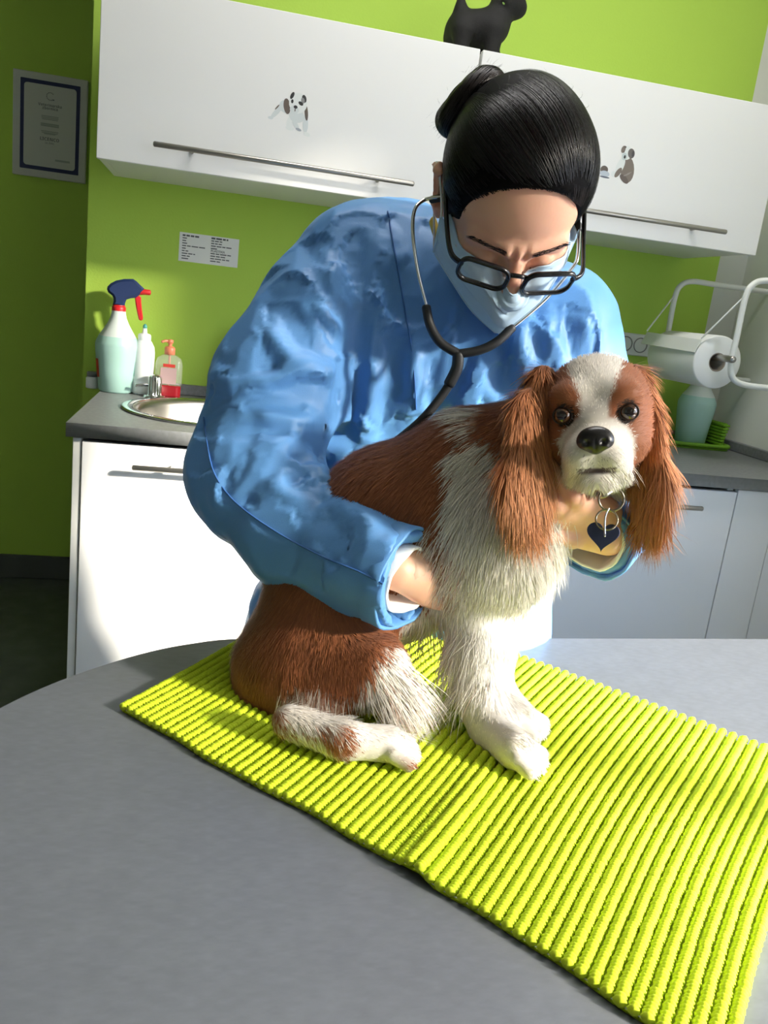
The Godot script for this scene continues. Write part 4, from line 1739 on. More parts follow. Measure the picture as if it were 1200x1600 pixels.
	white_patch(hock + Vector3(0.02, 0, 0), hind_paw, 0.034)
	white_patch(at(805, 600, 0.93), at(835, 590, 0.93), 0.018)
	white_patch(at(425, 905, 1.06), at(400, 975, 1.04), 0.02)  # this and the next: pale streaks along the line of the back
	white_patch(at(640, 690, 1.05), at(560, 735, 1.06), 0.014)

	# the way the hair lies
	for q in [[nape, withers, 1.0], [withers, ribs, 1.0], [ribs, loin, 1.0], [loin, pelvis, 1.0]]:
		var a: Vector3 = q[0]
		var b: Vector3 = q[1]
		for k in 3:
			flow_p.append(a.lerp(b, (k + 0.5) / 3.0))
			flow_d.append((b - a).normalized() + Vector3(0, -0.25, 0))
	for q in [[at(760, 820, 0.87), Vector3(-0.1, -1, 0.1)], [at(800, 900, 0.87), Vector3(0.1, -1, 0.05)], [at(745, 900, 0.88), Vector3(-0.1, -1, 0.0)], [at(690, 870, 0.9), Vector3(-0.35, -1, 0)], [at(740, 1000, 0.9), Vector3(-0.1, -1, 0)], [at(745, 1080, 0.89), Vector3(-0.1, -1, 0.1)],
			[paw, Vector3(0.6, -0.3, 0.6)], [paw2, Vector3(0.6, -0.3, 0.6)], [hind_paw, Vector3(1, -0.25, 0.2)], [hock, Vector3(0.6, -0.5, 0.3)], [at(500, 1000, 0.9), Vector3(0.1, -1, 0.1)], [at(560, 1000, 0.88), Vector3(0.5, -0.9, 0.1)], [at(600, 1040, 0.86), Vector3(0.5, -0.9, 0.1)], [at(560, 1090, 0.87), Vector3(0.1, -1, 0.1)],
			[at(420, 1060, 0.93), Vector3(0.1, -1, 0.0)], [at(400, 1110, 0.93), Vector3(0.2, -1, 0.2)], [at(600, 900, 0.92), Vector3(-0.2, -1, 0)], [at(660, 980, 0.93), Vector3(0.1, -1, 0.1)], [at(690, 790, 0.9), Vector3(-0.3, -0.9, -0.1)]]:
		flow_p.append(q[0])
		flow_d.append((q[1] as Vector3).normalized())

	var coat_m := paint(Color.WHITE, 0.62)
	coat_m.vertex_color_use_as_albedo = true
	coat_m.metallic_specular = 0.4
	coat_m.rim_enabled = true
	coat_m.rim = 0.2
	# skin under the hair, coloured like it
	var v := PackedVector3Array()
	var n := PackedVector3Array()
	var c := PackedColorArray()
	var ix := PackedInt32Array()
	for i in f.verts.size():
		v.append(f.verts[i])
		n.append(f.norms[i])
		c.append(coat_color(whiteness(f.verts[i]), 0.85))
	var base := v.size()
	for i in h.verts.size():
		v.append(dog_xf * h.verts[i])
		n.append(dog_xf.basis * h.norms[i])
		c.append(head_skin(h.verts[i]))
	ix.append_array(f.index)
	for i in h.index:
		ix.append(base + i)
	var arr := []
	arr.resize(Mesh.ARRAY_MAX)
	arr[Mesh.ARRAY_VERTEX] = v
	arr[Mesh.ARRAY_NORMAL] = n
	arr[Mesh.ARRAY_COLOR] = c
	arr[Mesh.ARRAY_INDEX] = ix
	var bm := ArrayMesh.new()
	bm.add_surface_from_arrays(Mesh.PRIMITIVE_TRIANGLES, arr)
	put(bm, "body", coat_m, t, inv)

	# coat of the trunk and the legs
	var s := Strands.new()
	var r := roots(f, 80000)
	var ps: PackedVector3Array = r[0]
	var ns: PackedVector3Array = r[1]
	for i in ps.size():
		var p := ps[i]
		if p.y < ground + 0.004 or p.distance_to(head) < 0.05:
			continue
		var w := whiteness(p)
		var dir := flow(p)
		dir += Vector3(rng.randf_range(-1, 1), rng.randf_range(-1, 1), rng.randf_range(-1, 1)) * 0.16
		var leg := p.distance_to(carpus) < 0.12 or p.distance_to(hind_paw) < 0.05
		var length := rng.randf_range(0.013, 0.021)
		if w > 0.5 and not leg and p.y > TABLE + 0.12:
			length *= 1.7
		if leg:
			length *= 0.6
		if p.y < ground + 0.03:
			length *= 0.6
		var tone := rng.randf_range(0.72, 1.25) * (1.0 + coat_noise.get_noise_3dv(p * 40.0) * 0.25)
		var col := coat_color(1.0 if rng.randf() < w else 0.0, tone)
		grow(s, p, ns[i], dir, length, rng.randf_range(0.1, 0.36), 0.00075, col, col, 4, 0.3, 0.05)
	# feathers: long soft locks on chest, belly, behind the foreleg and at the thigh
	feather(s, f, [[at(700, 960, 0.935), at(690, 1040, 0.925), 0.03, 260, 0.085, Vector3(0.1, -1, 0.15), 1.0], [at(640, 1060, 0.865), at(600, 1100, 0.86), 0.022, 420, 0.075, Vector3(0.75, -1, 0.15), 0.85],
		[at(830, 870, 0.885), at(855, 830, 0.88), 0.03, 500, 0.05, Vector3(0.35, -1, 0.1), 1.0], [at(715, 1000, 0.93), at(725, 1080, 0.92), 0.018, 260, 0.05, Vector3(-0.35, -1, 0.1), 0.95],
		[at(470, 1090, 0.9), at(520, 1100, 0.885), 0.02, 420, 0.045, Vector3(0.05, -1, 0.25), 0.35], [at(690, 850, 0.9), at(710, 900, 0.895), 0.022, 300, 0.05, Vector3(-0.45, -0.9, 0.1), 0.7], [at(540, 1150, 0.885), at(480, 1140, 0.9), 0.016, 160, 0.03, Vector3(-0.2, -0.8, 0.5), 0.9]], ground)
	put(s.mesh(), "coat", coat_m, t, inv).set_meta("kind", "stuff")

	# short hair of the face
	var fs := Strands.new()
	var hr := roots(h, 22000)
	var hp: PackedVector3Array = hr[0]
	var hn: PackedVector3Array = hr[1]
	for i in hp.size():
		var p := hp[i]
		if p.z < -0.045 and p.y < -0.02:
			continue
		var bare := false
		for sd: float in [-1.0, 1.0]:
			if p.distance_to(Vector3(sd * 0.0315, 0.007, 0.05)) < 0.0112:
				bare = true
		if bare or Vector3(p.x, p.y + 0.014, p.z - 0.09).length() < 0.0165:
			continue
		var dir := Vector3(p.x * 14.0, (p.y + 0.01) * 10.0, -1.0 if p.y > -0.01 else -0.35).normalized()
		if p.y < -0.02:
			dir = Vector3(signf(p.x) * 0.5, -1, -0.3)
		dir += Vector3(rng.randf_range(-1, 1), rng.randf_range(-1, 1), rng.randf_range(-1, 1)) * 0.22
		var w := head_white(p)
		var tone := rng.randf_range(0.75, 1.2)
		var col := coat_color(1.0 if rng.randf() < w else 0.0, tone)
		var length := 0.006 + clampf(0.05 - p.z, 0.0, 0.06) * 0.14
		if p.y < -0.045:
			length += 0.009
		if p.y < -0.024 and p.y > -0.048 and p.z > 0.06 and absf(p.x) < 0.02 - (p.y + 0.048) * 0.45 and rng.randf() < 0.55:
			col = col.lerp(Color(0.09, 0.085, 0.085), rng.randf_range(0.2, 0.9))   # grey speckled lip
		grow(fs, p, hn[i], dir, length, rng.randf_range(0.1, 0.4), 0.0006, col, col, 3, 0.1, 0.05)
	# whiskers
	for k in 14:
		var sd := 1.0 if k % 2 else -1.0
		var p := Vector3(sd * rng.randf_range(0.02, 0.03), rng.randf_range(-0.045, -0.03), rng.randf_range(0.055, 0.072))
		grow(fs, p, Vector3(sd, 0, 0.4).normalized(), Vector3(sd * 0.4, -0.8, -0.2), rng.randf_range(0.02, 0.035), 0.6, 0.00035, Color(0.75, 0.65, 0.5), Color(0.7, 0.6, 0.45), 5, 0.4)
	put(fs.mesh(dog_xf), "face_hair", coat_m, t, inv).set_meta("kind", "stuff")

	# ears: a hanging flap with long wavy feathering
	for sd: float in [-1.0, 1.0]:
		var e := Field.new()
		var wide := Basis.from_euler(Vector3(0.0, sd * (0.75 if sd < 0 else 0.5), -sd * 0.12))
		var to_head := dog_xf.affine_inverse()
		var e0 := to_head * (at(850, 606, 0.862) if sd < 0 else at(990, 604, 0.872))
		var e1 := to_head * (at(828, 672, 0.842) if sd < 0 else at(1008, 680, 0.866))
		var e2 := to_head * (at(820, 748, 0.832) if sd < 0 else at(1018, 755, 0.86))
		e.ball(e0, Vector3(0.014, 0.024, 0.02), 0.016, wide)
		e.ball(e1, Vector3(0.01, 0.042, 0.027), 0.02, wide)
		e.ball(e2, Vector3(0.009, 0.036, 0.031), 0.016, wide)
		e.mesh_it(0.004)
		var ec := PackedColorArray()
		for p in e.verts:
			ec.append(coat_color(0.0, 0.8))
		var ear := put(e.array_mesh(dog_xf, ec), "ear", coat_m, t, inv)
		var es := Strands.new()
		var er := roots(e, 7500)
		var ep: PackedVector3Array = er[0]
		var en: PackedVector3Array = er[1]
		for i in ep.size():
			var p := ep[i]
			var low := clampf((0.03 - p.y) / 0.11, 0.0, 1.0)
			var dir := Vector3(sd * (0.22 - low * 0.2) - 0.06, -1, 0.06) + Vector3(rng.randf_range(-1, 1), rng.randf_range(-0.5, 0.5), rng.randf_range(-1, 1)) * 0.13
			# locks: hairs of one strip share their bend
			var lock := coat_noise.get_noise_2d(p.x * 900.0 + p.z * 900.0, sd * 50.0)
			dir += Vector3(lock * 0.35, 0, lock * 0.2)
			var length := rng.randf_range(0.02, 0.032) + low * rng.randf_range(0.012, 0.042)
			var tone := rng.randf_range(0.95, 1.6) * (1.0 + lock * 0.4)
			var col := coat_color(0.0, tone)
			var tip := Color(col.r * 1.25, col.g * 1.45, col.b * 1.5).lerp(Color(0.5, 0.27, 0.12), low * 0.4)
			grow(es, p, en[i], dir, length, rng.randf_range(0.08, 0.3), 0.0008, col, tip, 6, 0.15, 0.09)
		put(es.mesh(dog_xf), "ear_hair", coat_m, ear).set_meta("kind", "stuff")
	dog_face(t, inv)
	dog_tag()


func head_skin(p: Vector3) -> Color:
	for sd: float in [-1.0, 1.0]:
		if p.distance_to(Vector3(sd * 0.0315, 0.007, 0.05)) < 0.0125:
			return Color(0.02, 0.012, 0.01)
	if absf(p.x) < 0.019 and p.y < -0.043 and p.y > -0.05 and p.z > 0.064:
		return Color(0.12, 0.08, 0.08)
	return coat_color(head_white(p), 0.85)


func feather(s: Strands, f: Field, list: Array, ground: float) -> void:
	for q in list:
		var ids := PackedInt32Array()
		for i in f.kind.size():
			if f.one(i, ((q[0] as Vector3) + q[1]) / 2.0) < 0.07:
				ids.append(i)
		for k in int(q[3] * 2.2):
			var p: Vector3 = (q[0] as Vector3).lerp(q[1], rng.randf()) + Vector3(rng.randf_range(-1, 1), rng.randf_range(-1, 1), rng.randf_range(-1, 1)) * q[2]
			for i in 4:
				p -= grad(f, p, ids) * f.value(p, ids)
			var n := grad(f, p, ids)
			if n.dot((EYE - p).normalized()) < -0.2:
				continue
			var lock := coat_noise.get_noise_3dv(p * 90.0)
			var dir: Vector3 = q[5] + Vector3(lock * 0.5 + rng.randf_range(-0.15, 0.15), rng.randf_range(-0.15, 0.15), rng.randf_range(-0.15, 0.15))
			var length: float = q[4] * rng.randf_range(0.6, 1.1)
			length = minf(length, (p.y - ground) * 1.25 + 0.012)
			var col := coat_color(1.0 if rng.randf() < q[6] else 0.25, rng.randf_range(0.8, 1.15))
			grow(s, p, n, dir, length, rng.randf_range(0.15, 0.4), 0.00055, col, col, 7, 0.12, 0.1)


func dog_face(t: Node3D, inv: Transform3D) -> void:
	# nose leather with nostrils
	var nf := Field.new()
	nf.ball(Vector3(0, -0.0125, 0.083), Vector3(0.0165, 0.0115, 0.0105), 0.004)
	nf.ball(Vector3(0, -0.02, 0.082), Vector3(0.008, 0.008, 0.008), 0.006)
	for s: float in [-1.0, 1.0]:
		nf.ball(Vector3(s * 0.0095, -0.016, 0.0835), Vector3(0.0075, 0.0065, 0.0085), 0.004)
		nf.ball(Vector3(s * 0.0085, -0.0155, 0.0945), Vector3(0.0036, 0.0032, 0.005), 0.002, Basis.from_euler(Vector3(0, s * 0.5, s * 0.5)), true)
		nf.bone(Vector3(s * 0.012, -0.018, 0.093), Vector3(s * 0.0165, -0.02, 0.088), 0.0016, 0.0012, 0.002, true)
	nf.bone(Vector3(0, -0.012, 0.0945), Vector3(0, -0.027, 0.09), 0.0008, 0.0008, 0.002, true)
	nf.mesh_it(0.0014)
	var leather := paint(Color8(20, 17, 18), 0.28)
	relief(leather, noise_tex(0.2, 128, 2, 0.0, 1.0, FastNoiseLite.TYPE_CELLULAR), 60.0, 0.015, false)
	var nose := put(nf.array_mesh(dog_xf), "nose", leather, t, inv)
	nose.set_meta("label", "wet black nose")
	var lid_skin := paint(Color8(44, 28, 22), 0.45)
	# eyes
	for s: float in [-1.0, 1.0]:
		var eye := Vector3(s * 0.0315, 0.007, 0.0402)
		var look := Vector3(s * 0.06, 0.02, 1.0).normalized()
		var st := st_new()
		var b := Basis.looking_at(look, Vector3.UP)
		var rows := []
		for i in 19:
			var a := PI * i / 18.0
			var row := PackedVector3Array()
			for j in 24:
				var q := TAU * j / 24
				row.append(eye + b * Vector3(sin(a) * cos(q), sin(a) * sin(q), -cos(a)) * 0.0099)
			rows.append(row)
		st.set_smooth_group(0)
		for i in 18:
			var ang := PI * (i + 0.5) / 18.0
			st.set_color(Color(0.004, 0.003, 0.003) if ang < 0.44 else (Color(0.06, 0.024, 0.01) if ang < 0.95 else (Color(0.008, 0.005, 0.004) if ang < 1.35 else Color(0.07, 0.05, 0.045))))
			for j in 24:
				var k := (j + 1) % 24
				tri(st, rows[i][j], rows[i + 1][k], rows[i][k])
				tri(st, rows[i][j], rows[i + 1][j], rows[i + 1][k])
		var em := paint(Color.WHITE, 0.04)
		em.vertex_color_use_as_albedo = true
		em.clearcoat_enabled = true
		em.clearcoat = 1.0
		em.clearcoat_roughness = 0.02
		put(done(st), "eye", em, t, inv * dog_xf).set_meta("label", "dark brown eye")
		# lids
		var lid := PackedVector3Array()
		for j in 25:
			var q := TAU * j / 24
			lid.append(eye + b * Vector3(cos(q) * 0.0091, sin(q) * 0.0079, -0.0052))
		put(tube_mesh(lid, 0.001, 6), "eyelid", lid_skin, t, inv * dog_xf)


func dog_tag() -> void:
	var t := thing("dog_tag", "dark blue heart-shaped tag hanging on split rings under the dog's chin", "pet tag", at(942, 832, 0.83))
	var inv := t.transform.affine_inverse()
	var ring_m := paint(Color8(150, 142, 124), 0.25, 1.0)
	var face := (EYE - at(945, 800, 0.83)).normalized()
	var right := eye_basis.x
	right = (right - face * right.dot(face)).normalized()
	var up := face.cross(right)
	var px := 0.83 / FOCAL
	var circle := func(cx: float, cy: float, rr: float, tilt: float, dep: float) -> PackedVector3Array:
		var pts := PackedVector3Array()
		for i in 33:
			var a := TAU * i / 32
			pts.append(at(cx, cy, dep) + (right * cos(a) + up * sin(a) * cos(tilt) + face * sin(a) * sin(tilt)) * rr * px)
		return pts
	put(tube_mesh(circle.call(955, 780, 19.0, 0.2, 0.832), 0.0013, 8), "split_ring", ring_m, t, inv)
	put(tube_mesh(circle.call(948, 812, 16.5, -0.3, 0.828), 0.0011, 8), "split_ring", ring_m, t, inv)
	put(tube_mesh(curve([at(952, 794, 0.826), at(947, 803, 0.824), at(945, 815, 0.824), at(945, 838, 0.826)], 4), 0.0011, 8), "swivel_clip", M.chrome, t, inv)
	put(tube_mesh(curve([at(934, 774, 0.85), at(944, 772, 0.842), at(956, 764, 0.846)], 4), 0.004, 8, 0.4), "collar_buckle", M.steel, t, inv)
	var heart := PackedVector2Array()
	for i in 48:
		var a := TAU * i / 48
		var hx := 16.0 * pow(sin(a), 3.0)
		var hy := 13.0 * cos(a) - 5.0 * cos(2 * a) - 2.0 * cos(3 * a) - cos(4 * a)
		heart.append(Vector2(hx, hy) * 25.0 / 16.0 * px)
	var blue := paint(Color8(18, 30, 72), 0.3, 0.6)
	blue.clearcoat_enabled = true
	put(slab_mesh(heart, 0.0016, 0.0004, Transform3D(Basis(right, up, face).rotated(face, -0.12), at(942, 836, 0.83))), "heart_plate", blue, t, inv)


# ---- things on the worktop ------------------------------------------------------
func spray_bottle(where: Vector3, turn: float, label: String, with_label: bool) -> void:
	var t := thing("spray_bottle", label, "spray bottle", where, "trigger spray bottles on the worktop")
	t.rotation.y = turn
	var plastic := paint(Color8(214, 224, 220), 0.42)
	plastic.backlight_enabled = true
	plastic.backlight = Color(0.35, 0.42, 0.4)
	var liquid := paint(Color8(168, 206, 196), 0.4)
	liquid.backlight_enabled = true
	liquid.backlight = Color(0.2, 0.32, 0.3)
	var blue := paint(Color8(24, 44, 86), 0.45)
	var red := paint(Color8(196, 28, 34), 0.42)
	put(lathe_mesh([Vector2(0.0, 0.0), Vector2(0.038, 0.0), Vector2(0.043, 0.004), Vector2(0.047, 0.05), Vector2(0.053, 0.1), Vector2(0.054, 0.118), Vector2(0.053, 0.124), Vector2(0.046, 0.14)], 36), "liquid_body", liquid, t)
	put(lathe_mesh([Vector2(0.046, 0.14), Vector2(0.036, 0.155), Vector2(0.026, 0.172), Vector2(0.02, 0.186), Vector2(0.0175, 0.197), Vector2(0.017, 0.206)], 36), "shoulder", plastic, t)
	put(lathe_mesh([Vector2(0.0, 0.197), Vector2(0.0165, 0.197), Vector2(0.0172, 0.199), Vector2(0.0172, 0.212), Vector2(0.0165, 0.214), Vector2(0.015, 0.214), Vector2(0.015, 0.218)], 28), "collar", red, t)
	var k := 0.000273
	var poly := func(pts: Array) -> PackedVector2Array:
		var o := PackedVector2Array()
		for p in pts:
			o.append(Vector2((p[0] - 295.0) * k, 0.216 + (350.0 - p[1]) * k))
		return o
	put(slab_mesh(poly.call([[185, 215], [190, 190], [215, 160], [260, 130], [330, 107], [410, 98], [440, 115], [475, 145], [510, 172], [492, 205], [468, 235], [440, 262], [395, 272], [358, 288], [348, 318], [345, 352], [240, 348], [246, 315], [244, 288], [232, 266], [196, 242]]), 0.024, 0.006, Transform3D(Basis(), Vector3(0, 0, -0.012))), "spray_head", blue, t)
	put(slab_mesh(poly.call([[428, 245], [462, 240], [486, 252], [490, 300], [500, 370], [512, 435], [508, 455], [494, 464], [474, 456], [458, 400], [440, 320]]), 0.012, 0.0025, Transform3D(Basis(), Vector3(0, 0, -0.006))), "trigger", red, t)
	put(tube_mesh(PackedVector3Array([Vector3(0.046, 0.2555, 0), Vector3(0.062, 0.2565, 0), Vector3(0.072, 0.2565, 0)]), [0.0085, 0.007, 0.0068], 12), "nozzle", red, t)
	if with_label:
		var st := st_new()
		var rows := []
		for i in 2:
			var row := PackedVector3Array()
			for j in 9:
				var a := 2.62 + 0.62 * j / 8.0
				row.append(Vector3(cos(a), 0, sin(a)) * ([0.0465, 0.0512][i] + 0.0004) + Vector3(0, [0.036, 0.082][i], 0))
			rows.append(row)
		sheet(st, rows)
		put(done(st), "label", red, t)


func build_counter_things() -> void:
	spray_bottle(Vector3(on_z(181, 606, -2.235).x, COUNTER, -2.235), 0.1, "spray bottle with blue head and red label beside the sink", true)
	spray_bottle(Vector3(1.4, COUNTER + 0.006, -2.203), 2.2, "spray bottle standing in the green tray in the corner", false)
	# white squeeze bottles
	var wm := paint(Color8(232, 236, 236), 0.4)
	var teal := paint(Color8(80, 160, 150), 0.5)
	var spots := [[Vector3(on_z(222, 612, -2.235).x, COUNTER, -2.235), 1.0, "white squeeze bottle with teal tip between spray bottle and soap dispenser"], [Vector3(on_z(378, 600, -2.24).x, COUNTER, -2.24), 1.16, "white pointed bottle half hidden behind the blue sleeve"]]
	for q in spots:
		var t := thing("squeeze_bottle", q[2], "bottle", q[0], "white squeeze bottles on the worktop")
		t.scale = Vector3.ONE * q[1]
		put(lathe_mesh([Vector2(0.0, 0.0), Vector2(0.024, 0.0), Vector2(0.027, 0.003), Vector2(0.0275, 0.01), Vector2(0.0272, 0.033), Vector2(0.0265, 0.036), Vector2(0.0275, 0.039), Vector2(0.0275, 0.108), Vector2(0.0255, 0.122), Vector2(0.019, 0.134), Vector2(0.0155, 0.138)], 32), "body", wm, t)
		put(lathe_mesh([Vector2(0.0, 0.137), Vector2(0.0155, 0.137), Vector2(0.0162, 0.139), Vector2(0.0162, 0.15), Vector2(0.014, 0.153), Vector2(0.0065, 0.155), Vector2(0.005, 0.168), Vector2(0.0, 0.168)], 28), "cap", wm, t)
		put(lathe_mesh([Vector2(0.0, 0.1675), Vector2(0.0056, 0.1675), Vector2(0.0052, 0.174), Vector2(0.002, 0.178), Vector2(0.0, 0.178)], 20), "tip", teal if q[1] == 1.0 else wm, t)
		for s: float in [-1.0, 1.0]:           # the edge of a wrapped label
			var st := st_new()
			var rows := []
			for i in 2:
				var row := PackedVector3Array()
				for j in 4:
					var a := PI / 2 + s * (0.75 + 0.3 * j / 3.0)
					row.append(Vector3(cos(a) * 0.0278, [0.045, 0.1][i], sin(a) * 0.0278))
				rows.append(row)
			sheet(st, rows)
			put(done(st), "label_print", paint(Color8(176, 206, 204), 0.5), t)
	# soap dispenser
	var sd := thing("soap_dispenser", "clear soap dispenser with a little red soap and an orange pump", "dispenser", Vector3(on_z(262, 614, -2.232).x, COUNTER, -2.232))
	var clear := paint(Color(0.93, 0.95, 0.9, 0.22), 0.08)
	clear.transparency = BaseMaterial3D.TRANSPARENCY_ALPHA
	var soap := paint(Color8(150, 24, 34), 0.25)
	var orange := paint(Color8(226, 138, 104), 0.4)
	var lie := Transform3D(Basis(Vector3.RIGHT, Vector3(0, 0, -1), Vector3.UP), Vector3.ZERO)
	var shell := st_new()
	var rows := []
	for q in [[0.03, 0.032, 0.014], [0.032, 0.034, 0.0165], [0.06, 0.0345, 0.017], [0.085, 0.034, 0.0165], [0.098, 0.03, 0.0145], [0.106, 0.02, 0.012], [0.109, 0.012, 0.01]]:
		var row := PackedVector3Array()
		for p in round_rect(q[1] * 2, q[2] * 2, minf(q[2], q[1]) * 0.9, 6):
			row.append(Vector3(p.x, q[0], p.y))
		rows.append(row)
	sheet(shell, rows, true)
	put(done(shell), "bottle", clear, sd)
	put(slab_mesh(round_rect(0.064, 0.031, 0.014, 6), 0.03, 0.003, lie), "soap", soap, sd)
	put(box_mesh(Vector3(-0.02, 0.034, 0.0172), Vector3(0.02, 0.075, 0.0178)), "label", paint(Color8(190, 160, 158), 0.6), sd)
	put(box_mesh(Vector3(-0.014, 0.077, 0.0172), Vector3(0.016, 0.085, 0.0178)), "label_strip", paint(Color8(206, 60, 50), 0.5), sd)
	put(lathe_mesh([Vector2(0.0, 0.108), Vector2(0.0135, 0.108), Vector2(0.0135, 0.124), Vector2(0.011, 0.128), Vector2(0.005, 0.129), Vector2(0.005, 0.136), Vector2(0.008, 0.137), Vector2(0.008, 0.145), Vector2(0.0, 0.147)], 24), "pump_head", orange, sd)
	put(tube_mesh(PackedVector3Array([Vector3(0, 0.03, 0), Vector3(0, 0.108, 0)]), 0.003, 8), "dip_tube", orange, sd)
	put(tube_mesh(PackedVector3Array([Vector3(0, 0.142, 0), Vector3(-0.012, 0.142, 0.006), Vector3(-0.02, 0.139, 0.01)]), 0.0035, 8), "spout", orange, sd)
	# tap knob
	var tap := thing("tap", "short ribbed chrome tap body at the rim of the sink", "tap", Vector3(on_z(241, 618, -2.19).x, COUNTER, -2.19))
	var ribs := st_new()
	var rr := []
	for q in [[0.0, 0.021], [0.006, 0.021], [0.008, 0.0165], [0.05, 0.0165], [0.056, 0.0135], [0.058, 0.004]]:
		var row := PackedVector3Array()
		for j in 60:
			var a := TAU * j / 60
			var w: float = q[1] * (1.0 + (0.05 * cos(a * 10.0) if q[0] > 0.007 and q[0] < 0.055 else 0.0))
			row.append(Vector3(cos(a) * w, q[0], sin(a) * w))
		rr.append(row)
	sheet(ribs, rr, true)
	put(done(ribs), "knob", M.chrome, tap)
	put(tube_mesh(curve([Vector3(0.0, 0.03, 0.0), Vector3(-0.02, 0.03, 0.004), Vector3(-0.045, 0.027, 0.008)], 5), 0.004, 10), "lever", M.chrome, tap)
	put(lathe_mesh([Vector2(0.0, 0.006), Vector2(0.027, 0.006), Vector2(0.029, 0.0), Vector2(0.029, 0.0)], 32), "base_ring", M.chrome, tap)
	# small jar behind the spray bottle
	var jar := thing("small_jar", "tiny pale jar behind the spray bottle with the red label", "jar", Vector3(-0.292, COUNTER, -2.262))
	put(lathe_mesh([Vector2(0.0, 0.0), Vector2(0.014, 0.0), Vector2(0.0155, 0.002), Vector2(0.0155, 0.026), Vector2(0.012, 0.03)], 24), "body", wm, jar)
	put(lathe_mesh([Vector2(0.0, 0.042), Vector2(0.012, 0.042), Vector2(0.0135, 0.04), Vector2(0.0135, 0.03), Vector2(0.0, 0.03)], 24), "lid", M.worktop, jar)
	# green tray with a ribbed back, and a yellow sponge
	var tray := thing("green_tray", "green plastic tray with a ribbed upright end in the worktop corner", "tray", Vector3(1.4, COUNTER, -2.203))
	var green := paint(Color8(110, 160, 30), 0.5)
	var ts := st_new()
	slab(ts, round_rect(0.19, 0.15, 0.03, 6), 0.005, 0.0015, lie)
	put(done(ts), "base", green, tray)
	var rim := PackedVector3Array()
	for p in round_rect(0.19, 0.15, 0.03, 6):
		rim.append(Vector3(p.x, 0.012, p.y))
	rim.append(rim[0])
	put(tube_mesh(rim, 0.006, 8, 1.0, Vector3.UP), "rim", green, tray)
	for k in 7:
		put(box_mesh(Vector3(0.066 + k * 0.0005, 0.014 + k * 0.009, -0.05), Vector3(0.078 + k * 0.002, 0.0205 + k * 0.009, 0.05), 0.001), "rib", green, tray)
	put(box_mesh(Vector3(0.076, 0.01, -0.048), Vector3(0.082, 0.078, 0.048), 0.001), "back_plate", green, tray)
	var sp := thing("yellow_bottle", "small yellow bottle beside the green tray, behind the dog's ear", "bottle", Vector3(1.262, COUNTER, -2.2))
	var yellow := paint(Color8(226, 190, 30), 0.45)
	put(lathe_mesh([Vector2(0.0, 0.0), Vector2(0.026, 0.0), Vector2(0.028, 0.003), Vector2(0.028, 0.085), Vector2(0.022, 0.1), Vector2(0.011, 0.106)], 28), "body", yellow, sp)
	put(lathe_mesh([Vector2(0.0, 0.105), Vector2(0.0125, 0.105), Vector2(0.0125, 0.125), Vector2(0.01, 0.128), Vector2(0.0, 0.128)], 24), "cap", wm, sp)


# ---- things on the walls ----------------------------------------------------------
func ellipse(st: SurfaceTool, c: Vector2, r: Vector2, turn: float, color: Color, z: float) -> void:
	st.set_smooth_group(-1)
	st.set_color(color)
	for i in 18:
		var a := Vector2.from_angle(TAU * i / 18) * r
		var b := Vector2.from_angle(TAU * (i + 1) / 18) * r
		a = c + a.rotated(turn)
		b = c + b.rotated(turn)
		tri(st, Vector3(c.x, c.y, z), Vector3(b.x, b.y, z), Vector3(a.x, a.y, z))


# print on a sheet: [x, y, rx, ry, turn, tone] in pixels of a zoom whose pixel measures k metres
func print_mesh(list: Array, cx: float, cy: float, k: float) -> ArrayMesh:
	var st := st_new()
	var z := 0.0002
	for q in list:
		ellipse(st, Vector2(q[0] - cx, cy - q[1]) * k, Vector2(q[2], q[3]) * k, -q[4], q[5], z)
		z += 0.00002
	return done(st)


func text_part(words: String, size: float, where: Vector3, parent: Node3D, m: Material, bold := false) -> void:
	var tm := TextMesh.new()
	var font := SystemFont.new()
	font.font_names = PackedStringArray(["Droid Sans"])
	if bold:
		font.font_weight = 700
	tm.font = font
	tm.text = words
	tm.font_size = 32
	tm.pixel_size = size / 32.0
	tm.depth = 0.0002
	tm.curve_step = 4.0
	put(tm, "lettering", m, parent, Transform3D(Basis(), where))


